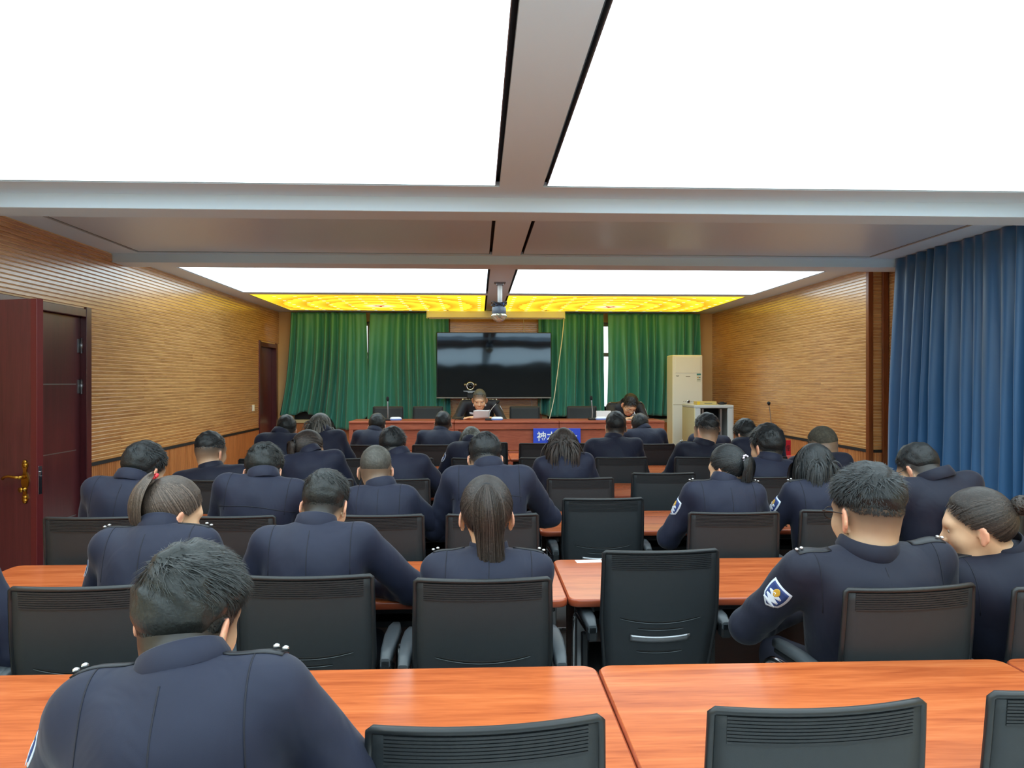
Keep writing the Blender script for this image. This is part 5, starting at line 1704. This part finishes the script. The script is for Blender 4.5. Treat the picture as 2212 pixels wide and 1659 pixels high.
    if style == 'short':
        parts.append(cap_shape(t, zl, hh, tuft, int(ph[0] * 100)))
        parts.append(ribbons(*hair_short(ns, r, t, top, side, lift, comb, zl, wd, k=5 if row in (1, 2) else 4)))
    elif style == 'buzz':
        parts.append(cap_shape(.002, zl, hh, .0006, int(ph[0] * 100)))
        parts.append(ribbons(*hair_short(ns, r, .003, .012, .005, .9, (0, 0), zl, wd * .8, k=3)))
    elif style in ('gather', 'bun'):
        tie = np.array(tie if tie is not None else (0, -.105, .05))
        parts.append(cap_shape(.008, zl, hh, .0006, 3, top=1.1))
        parts.append(ribbons(*hair_gather(ns, r, tie, zl, wd * 1.2)))
        outd = tie - CC
        if style == 'gather':
            tl_ = tail or .2; tw = tailw or .026
            for k3 in range(6):          # solid core so that the tail is not see-through
                pass
            P, nn, ww = hair_tail(int(ns * .55), r, tie, outd, dwn, tl_, tw, wd * 1.5, side=np.array(extra if extra is not None else (0, 0, 0)))
            parts.append(ribbons(P, nn, ww))
            P2, nn2, ww2 = hair_tail(max(60, int(ns * .06)), r, tie, outd, dwn, tl_ * .9, tw * .55, wd * 5, side=np.array(extra if extra is not None else (0, 0, 0)))
            parts.append(ribbons(P2, nn2, ww2))
        else:
            nb_ = int(ns * .35); c0 = tie + unit(outd) * .03
            A = r.normal(size=(nb_, 3)); A /= np.linalg.norm(A, axis=1, keepdims=True); Bv = np.cross(A, r.normal(size=(nb_, 3))); Bv /= np.linalg.norm(Bv, axis=1, keepdims=True)
            an = np.linspace(0, 2.6, 8)[None, :, None]; rr = r.uniform(.024, .036, (nb_, 1, 1))
            P = c0 + rr * (A[:, None] * np.cos(an) + Bv[:, None] * np.sin(an)) * np.array([1, 1, .9])
            parts.append(ribbons(P, A, np.full(nb_, wd * 1.8)))
            Fb = Field(c0 - .05, c0 + .05, hh); Fb.ell(c0, np.eye(3), (.027, .027, .025), .002); bv_, bq_ = Fb.surface(); parts.append((bv_, bq_, np.full(len(bv_), .16)))
    elif style in ('fall', 'bob'):
        parts.append(cap_shape(.011, zl, hh, .0006, 3, top=1.1))
        parts.append(ribbons(*hair_fall(int(ns * 1.1), r, zl, wd * 1.6, dwn, hl or .22, off=.014, curl=.12 if style == 'fall' else 0.0, back=.5)))
        parts.append(ribbons(*hair_fall(max(160, int(ns * .2)), r, zl, wd * 2.6, dwn, (hl or .22) * .85, off=.009, back=.5)))
    hv, hq, ha = join_np(parts)
    hme = np_mesh('hair', hv, hq); at_ = hme.attributes.new('strand', 'FLOAT', 'POINT'); at_.data.foreach_set('value', ha.astype(np.float32))
    hair = link('hair', hme, hm, root); hair.matrix_parent_inverse = root.matrix_basis.inverted(); hair.matrix_basis = M
    TRIS[0] += 2 * len(hq)
    if style in ('gather', 'bun') and tailw is not None:
        tmat = {'red': pm('tie_red', (206, 36, 44), .5), 'dark': pm('tie_dark', (20, 20, 24), .6), 'pearl': pm('tie_pearl', (226, 214, 226), .25)}[hl or 'dark']
        zax = unit(tie - CC); q = Vector((0, 0, 1)).rotation_difference(Vector(zax)).to_matrix().to_4x4()
        mb = MB(); Mx = Matrix.Translation(tie + zax * .016) @ q
        if hl == 'pearl':
            for k2 in range(9):
                b2 = 2 * math.pi * k2 / 9
                mb.lathe([(.0004, -.006), (.0045, -.0045), (.006, 0), (.0045, .0045), (.0004, .006)], 8, Mx @ Matrix.Translation((.019 * math.cos(b2), .019 * math.sin(b2), 0)))
        else:
            mb.tube([tuple(Mx @ Vector((.017 * math.cos(b2), .017 * math.sin(b2), 0))) for b2 in np.linspace(0, 2 * math.pi, 20)], .0055, 8, cap=False)
        tt = mb.build('hair_tie', tmat, root); tt.matrix_parent_inverse = root.matrix_basis.inverted(); tt.matrix_basis = M
    if glasses:
        mb = MB()
        for sd in (-1, 1):
            mb.tube([(sd * .033 + .024 * math.cos(x), .107 - .012 * abs(.4 + math.cos(x) * sd) * .3, .0 + .017 * math.sin(x)) for x in np.linspace(0, 2 * math.pi, 20)], .0014, 5, cap=False)
            mb.tube([(sd * .057, .103, .006), (sd * .074, .085, .008), (sd * .0815, .03, .004), (sd * .0835, -.012, .0), (sd * .083, -.024, -.014)], .0016, 5)
        mb.tube([(-.009, .112, .004), (0, .115, .006), (.009, .112, .004)], .0014, 5)
        gg = mb.build('glasses', pm('glasses_frame', (18, 18, 20), .3), root); gg.matrix_parent_inverse = root.matrix_basis.inverted(); gg.matrix_basis = M
    PEOPLE[key] = dict(root=root, M=M, S=S, Nb=Nb, T=T, R=Rt, F=Fw, arms=arms, Pv=Pv, a=a, sp=sp)
    dn = np.linalg.norm(Hc - Nb)
    if not (.11 < dn < .26) or not (.38 < np.linalg.norm(S - Pv) < .62) or not (.15 < a < .30): print('CHECK', key, 'neck %.3f torso %.3f half %.3f s %.2f S.z %.2f Htop %.2f' % (dn, np.linalg.norm(S - Pv), a, s, S[2], top_p[2]))
    return root
# ================================================================== THE AUDIENCE
def seat_of(k, dy=.25): 
    o = CH_[k]; a = o.rotation_euler.z
    return (o.location.x - math.sin(a) * dy, o.location.y + math.cos(a) * dy)
# nearest row
person('P1', 1, 408, 1172, 206, (142, 640, 1450), 1.42, 'man with tousled black hair seated nearest the camera at bottom left', yaw=16, pitch=18, roll=4, seat=seat_of('cP1', .2),
       top=.046, side=.013, t=.013, lift=.42, comb=(.9, .6), hc='soft', epau=1, patch='L', tilt=.05, collar_up=-.010, tuft=.0045, polR=(.62, .1, -.75), polL=(-.7, -.1, -.7), full=1.0, stub=.9, low=.085, lean=.10,
       wristR=np.array([-.33, 1.62, .80]), wristL=np.array([-.62, 1.6, .80]))
# second row
person('P0', 2, -215, 1060, 118, (-308, -40, 1205), 2.5, 'person in a dark navy sleeve cut off by the left edge of the photo', seat=seat_of('c0'), hands='lap', polR=(1, -.25, -.4), wristR=np.array([-1.66, 2.55, .66]))
person('P2', 2, 372, 1031, 104, (214, 466, 1148), 2.72, 'woman with a brown ponytail and a red hair tie, second row left', fem=True, yaw=42, pitch=22, roll=0, style='gather', hc='brown', seat=(x_at(335, 2.58), 2.58),
       tie=(-.012, -.092, .086), tail=.165, tailw=.036, hl='red', epau=1, patch='L', extra=(-.005, .01, 0))
person('P3', 2, 703, 1014, 99, (556, 806, 1142), 2.84, 'man leaning left of the long-ponytail woman, hair flecked with grey', yaw=10, pitch=27, seat=seat_of('c5', .27), hc='soft', top=.034, t=.009, polR=(.9, .1, -.6), comb=(.3, .1))
person('P4', 2, 1051, 1028, 113, (921, 1190, 1200), 2.62, 'woman with a long black ponytail in the centre of the second row', fem=True, pitch=4, style='gather', hc='dkbrown', seat=seat_of('c6', .23), tie=(0, -.094, .080), tail=.34, tailw=.034, hl='dark',
       epau=1, lean=.03, hands='lap', extra=(.015, 0, 0), pole=(.12, -.35, -.9))
person('P5', 2, 1873, 1000, 150, (1700, 2058, 1192), 2.42, 'heavy-set man in glasses with a shield patch on his sleeve, second row right', yaw=-14, pitch=8, roll=2, seat=(x_at(1890, 2.50), 2.52), build=1.2, full=1.1, hc='black', top=.04, side=.008, t=.014, comb=(.5, .4),
       epau=1, patch='L', glasses=True, jm=M_NAVY2, polL=(-1, -.15, -.45), polR=(.5, -.2, -.8), wristL=np.array([1.16, 2.72, .74]), wristR=np.array([1.40, 2.72, .74]), stub=.8, low=.10, lean=.04, tilt=.0, zl=([-.11, -.05, -.025, -.006, .018, .03, .055, .075, .1], [-.008, .0, .014, .022, .016, .035, .05, .07, .085]))
person('P6', 2, 2112, 1055, 116, (2022, 2330, 1196), 2.44, 'woman with a dark hair bun and pearl tie at the right edge', fem=True, yaw=-58, pitch=12, roll=0, style='bun', hc='dkbrown', seat=(x_at(2230, 2.5), 2.52), tie=(0, -.105, .045), tailw=.03, hl='pearl', epau=1, jm=M_NAVY2, lean=.02)
# third row
person('P7', 3, 310, 954, 80, (192, 372, 1040), 3.86, 'man with black hair in front of the double door, third row', yaw=22, pitch=22, roll=3, seat=seat_of('c10'), top=.03, t=.011, tilt=.03)
person('P8', 3, 570, 957, 79, (474, 660, 1035), 3.86, 'man with wavy hair and a yoke seam across his jacket', yaw=4, pitch=30, seat=seat_of('c11'), top=.034, t=.012, hc='soft', yoke=True, tuft=.004)
person('P9', 3, 812, 964, 75, (748, 897, 1056), 3.9, 'man with a grey crew cut, third row left of centre', pitch=18, style='buzz', hc='ash', seat=seat_of('c12'), stub=.7, polR=(.9, .1, -.6))
person('P10', 3, 1048, 934, 74, (962, 1150, 1014), 3.95, 'broad-shouldered man bending low right behind the long ponytail', pitch=36, seat=seat_of('c13', .27), yoke=True, build=1.12, top=.03, t=.011, polR=(.9, .1, -.5))
person('P11', 3, 1572, 961, 72, (1478, 1651, 1046), 3.82, 'woman with a short black ponytail, third row right', fem=True, yaw=-34, pitch=14, style='gather', hc='black', seat=seat_of('c15'), tie=(.0, -.108, .03), tail=.125, tailw=.036, hl='pearl', epau=1, patch='L')
person('P12', 3, 1760, 959, 74, (1690, 1862, 1042), 3.86, 'woman with a black bob haircut, third row right', fem=True, yaw=0, pitch=14, style='bob', hc='black', seat=seat_of('c16'), hl=.20, epau=1, patch='L')
person('P13', 3, 1984, 958, 80, (1932, 2116, 1034), 3.86, 'stout man with glasses bowing beside the blue curtain', yaw=-24, pitch=32, roll=4, seat=seat_of('c17', .27), build=1.22, full=1.12, glasses=True, jm=M_NAVY2, top=.018, side=.006, t=.007, seam=False)
# fourth row
person('P14', 4, 455, 932, 62, (376, 534, 1016), 5.15, 'man with a shaved nape sitting upright near the left wall', yaw=22, pitch=6, seat=seat_of('c18'), jm=M_NAVY2, top=.018, side=.005, t=.006, stub=.8, low=.09, zl=([-.11, -.05, -.025, -.006, .018, .03, .055, .075, .1], [.01, .012, .02, .024, .018, .035, .05, .07, .085]))
person('P15', 4, 665, 930, 58, (604, 738, 981), 5.2, 'woman with glasses and tied-back dark hair, fourth row left', fem=True, yaw=42, pitch=24, style='gather', hc='dkbrown', seat=seat_of('c19'), glasses=True, tie=(0, -.108, .01), tail=.10, tailw=.03, hl='dark')
person('P16', 4, 848, 922, 57, (798, 924, 986), 5.2, 'man with spiky black hair right behind the grey crew cut', yaw=14, pitch=22, seat=seat_of('c20'), top=.036, t=.012, polR=(.9, .1, -.6), tuft=.004)
person('P18', 4, 1217, 926, 56, (1155, 1279, 986), 5.1, 'woman with loose long black hair and a white arm patch', fem=True, yaw=6, pitch=16, style='fall', hc='dkbrown', seat=seat_of('c21'), hl=.30, patch='L')
person('P23', 4, 1657, 916, 67, (1606, 1722, 996), 5.1, 'man with thick black hair just left of the red name plate', yaw=-24, pitch=12, seat=seat_of('c23'), top=.032, t=.012, tuft=.004)
person('P24', 4, 1778, 922, 61, (1700, 1836, 986), 5.2, 'man with a shaved head leaning in front of the right wall', yaw=-20, pitch=26, roll=-6, seat=seat_of('c24'), style='buzz', hc='buzz', jm=M_NAVY2, stub=.55, patch='L')
# fifth row
person('P26', 5, 619, 897, 45, (558, 652, 940), 6.55, 'man with a balding crown in the fifth row beside the far left door', pitch=22, seat=seat_of('c25'), top=.014, side=.006, t=.005)
person('P27', 5, 692, 894, 45, (657, 742, 936), 6.5, 'woman with straight ash-brown hair, fifth row left', fem=True, yaw=14, pitch=22, style='fall', hc='ash', seat=seat_of('c26'), hl=.22)
person('P17', 5, 1018, 922, 42, (968, 1062, 956), 6.5, 'woman with grey-streaked hair bowed behind the broad-shouldered man', fem=True, yaw=-10, pitch=34, style='bob', hc='grey', seat=seat_of('c28'), hl=.16, patch='L')
person('P19', 5, 1330, 889, 47, (1266, 1386, 950), 6.5, 'man with a thinning crown facing the bespectacled reader', pitch=12, seat=seat_of('c30'), top=.014, side=.008, t=.007, hands='table')
person('P20', 5, 1526, 892, 52, (1462, 1580, 962), 6.4, 'man with shaved sides in front of the network cabinet', yaw=-24, pitch=6, seat=seat_of('c31'), jm=M_NAVY2, build=1.1, full=1.1, top=.022, side=.005, t=.008, stub=.8, low=.09, epau=1, zl=([-.11, -.05, -.025, -.006, .018, .03, .055, .075, .1], [.0, .006, .018, .024, .018, .035, .05, .07, .085]))
person('P22', 5, 1611, 905, 46, (1584, 1692, 950), 6.45, 'man bowing his head beside the network cabinet', yaw=-22, pitch=34, seat=seat_of('c32'), top=.03, t=.012, tuft=.004)
# farthest row
person('P28', 6, 815, 893, 38, (766, 852, 934), 7.85, 'man with short grey-black hair at the left end of the farthest row', pitch=14, yaw=8, seat=seat_of('c33'), hc='soft', top=.02, t=.007)
person('P29', 6, 957, 888.5, 38, (905, 998, 934), 7.85, 'man with a crew cut seated directly left of the speaker in view', pitch=8, seat=seat_of('c34'), top=.014, side=.006, t=.006)
person('P30', 6, 1382, 893, 38, (1346, 1437, 930), 7.85, 'man with a bowl of black hair below the bespectacled reader', pitch=14, seat=seat_of('c37'), top=.035, t=.010, hc='soft')
person('P21', 6, 1536, 897, 38, (1490, 1576, 942), 7.85, 'man almost hidden behind the man with shaved sides', pitch=14, seat=seat_of('c38'), top=.02, t=.007)

# ================================================================== THE TWO OFFICERS ON THE PLATFORM
GS = 'officers at the head table'
pz = .26
cS1 = at_y(1035, 900, 10.18)
hL, hR = at_y(1059.5, 904, 10.17), at_y(1011, 904, 10.17)      # his left hand is on the right in view
person('S1', 0, 1036, 841, 33, (996, 1076, 866), 10.45, 'grey-haired officer in black uniform reading a paper at the head table', face=-1, yaw=3, pitch=24, base_z=pz, style='buzz', hc='grey', stub=.55, jm=M_BLKU, epau=2, patch='L',
       seat=(x_at(1035, 10.6), 10.72), hands=(hL + np.array([.06, .07, -.01]), hR + np.array([-.06, .07, -.01])), hand_px=[((-.8, -.35, .25), (-.2, .1, -1)), ((.8, -.35, .25), (.2, .1, -1))], group=GS, full=1.06, seam=False,
       zl=([-.11, -.05, -.025, -.006, .018, .03, .055, .075, .1], [-.04, -.034, -.010, .008, .002, .035, .055, .075, .09]))
person('S2', 0, 1360, 850, 33, (1312, 1390, 872), 10.42, 'officer with glasses and black hair bending over his papers at the head table', face=-1, yaw=-12, pitch=42, roll=-8, base_z=pz, hc='black', top=.032, t=.011, jm=M_BLKU, epau=1, patch='L', glasses=True,
       seat=(x_at(1352, 10.6), 10.72), hands=(at_y(1380, 904, 10.2), at_y(1352, 905, 10.15)), group=GS, seam=False)
def chest_bits(k, plates):
    p = PEOPLE[k]; root = p['root']
    jk = [c for c in root.children if c.name.startswith('jacket')][0]
    me = jk.data; vs = [v.co.copy() for v in me.vertices]; fs = [tuple(q.vertices) for q in me.polygons]
    bvh = BVHTree.FromPolygons(vs, fs)
    R_, F_, T_ = p['R'], p['F'], p['T']
    for (nm, x, q, w, h, mt) in plates:
        rows = []
        for i in np.linspace(-.5, .5, 5):
            rp = []
            for j in np.linspace(-.5, .5, 4):
                o = p['sp'](q) + R_ * (x + w * i) + T_ * h * j
                hit = bvh.ray_cast(Vector(o + F_ * .5), Vector(-F_))
                rp.append((np.array(hit[0]) if hit[0] is not None else o + F_ * .12) + F_ * .004)
            rows.append(rp)
        MB().sheet(np.array(rows), -.003).build(nm, mt, root, keep=True)
wh = pm('badge_white', (226, 230, 234), .35)
for k in ('S1', 'S2'):
    chest_bits(k, [('name_badge', .10, .70, .075, .030, wh), ('ribbon_badge', -.10, .68, .085, .026, wh), ('ribbon_badge', -.10, .73, .03, .022, wh),
                   ('collar_badge', .075, .93, .028, .028, wh), ('collar_badge', -.075, .93, .028, .028, wh), ('necktie', 0, .72, .05, .30, M_FRAMEBLK), ('shirt_front', 0, .9, .10, .06, M_SHIRT) if k == 'S9' else ('lapel_line', .0, .6, .012, .2, M_SEAM)])
# paper in the speaker's hands
pc = at_y(1040, 895, 10.13)
pp = empty('paper_sheet', pc); tag(pp, 'white sheet of paper held in both hands by the speaker', 'paper')
Gd = np.zeros((9, 7, 3))
for i in range(9):
    for j in range(7):
        x = (i / 8 - .5) * .215; q = j / 6 - .5
        Gd[i, j] = pc + np.array([x + .004 * q, -q * .06 - .01 * (2 * x / .2) ** 2, q * .115 + .006 * math.sin(i * .7) * (q + .5) + x * .06])
MB().sheet(Gd, .0012).build('sheet', M_WHITE, pp, keep=True)
dp = empty('paper_sheet', at_y(1356, 906, 10.12)); tag(dp, 'paper lying on the head table in front of the bespectacled reader', 'paper')
q = at_y(1356, 906, 10.12); MB().cbox(q[0] - .1, q[0] + .1, 10.02, 10.2, PZ, PZ + .003, .0005).build('sheet', M_WHITE, dp, keep=True)

# ================================================================== SMALL THINGS ON THE AUDIENCE TABLES
def flat(name, u, v, w, d, h, rz, mat, label, cat, zz=TZ):
    dzr = zz - CAMH; hh = (v - VHOR) / FPX
    Y = (CAMH - zz) / hh; p = at_y(u, v, Y * math.cos(TH))
    o = MB().cbox(-w / 2, w / 2, -d / 2, d / 2, 0, h, min(.002, h * .3)).build(name, mat)
    o.location = (p[0], p[1], zz); o.rotation_euler = (0, 0, math.radians(rz))
    return tag(o, label, cat)
flat('folder', -8, 1279, .16, .12, .008, -18, pm('folder_black', (34, 24, 30), .4), 'dark folder on the second-row table at the left edge', 'folder')
nb = flat('notebook', 524, 1247, .09, .13, .016, 24, pm('notebook_cream', (226, 214, 180), .6), 'cream notebook in front of the ponytailed woman with the red tie', 'notebook')
flat('paper_sheet', 1272, 1214.5, .12, .05, .002, 4, M_WHITE, 'white paper at the far edge of the table right of the long ponytail', 'paper')
print('TRIS', TRIS)
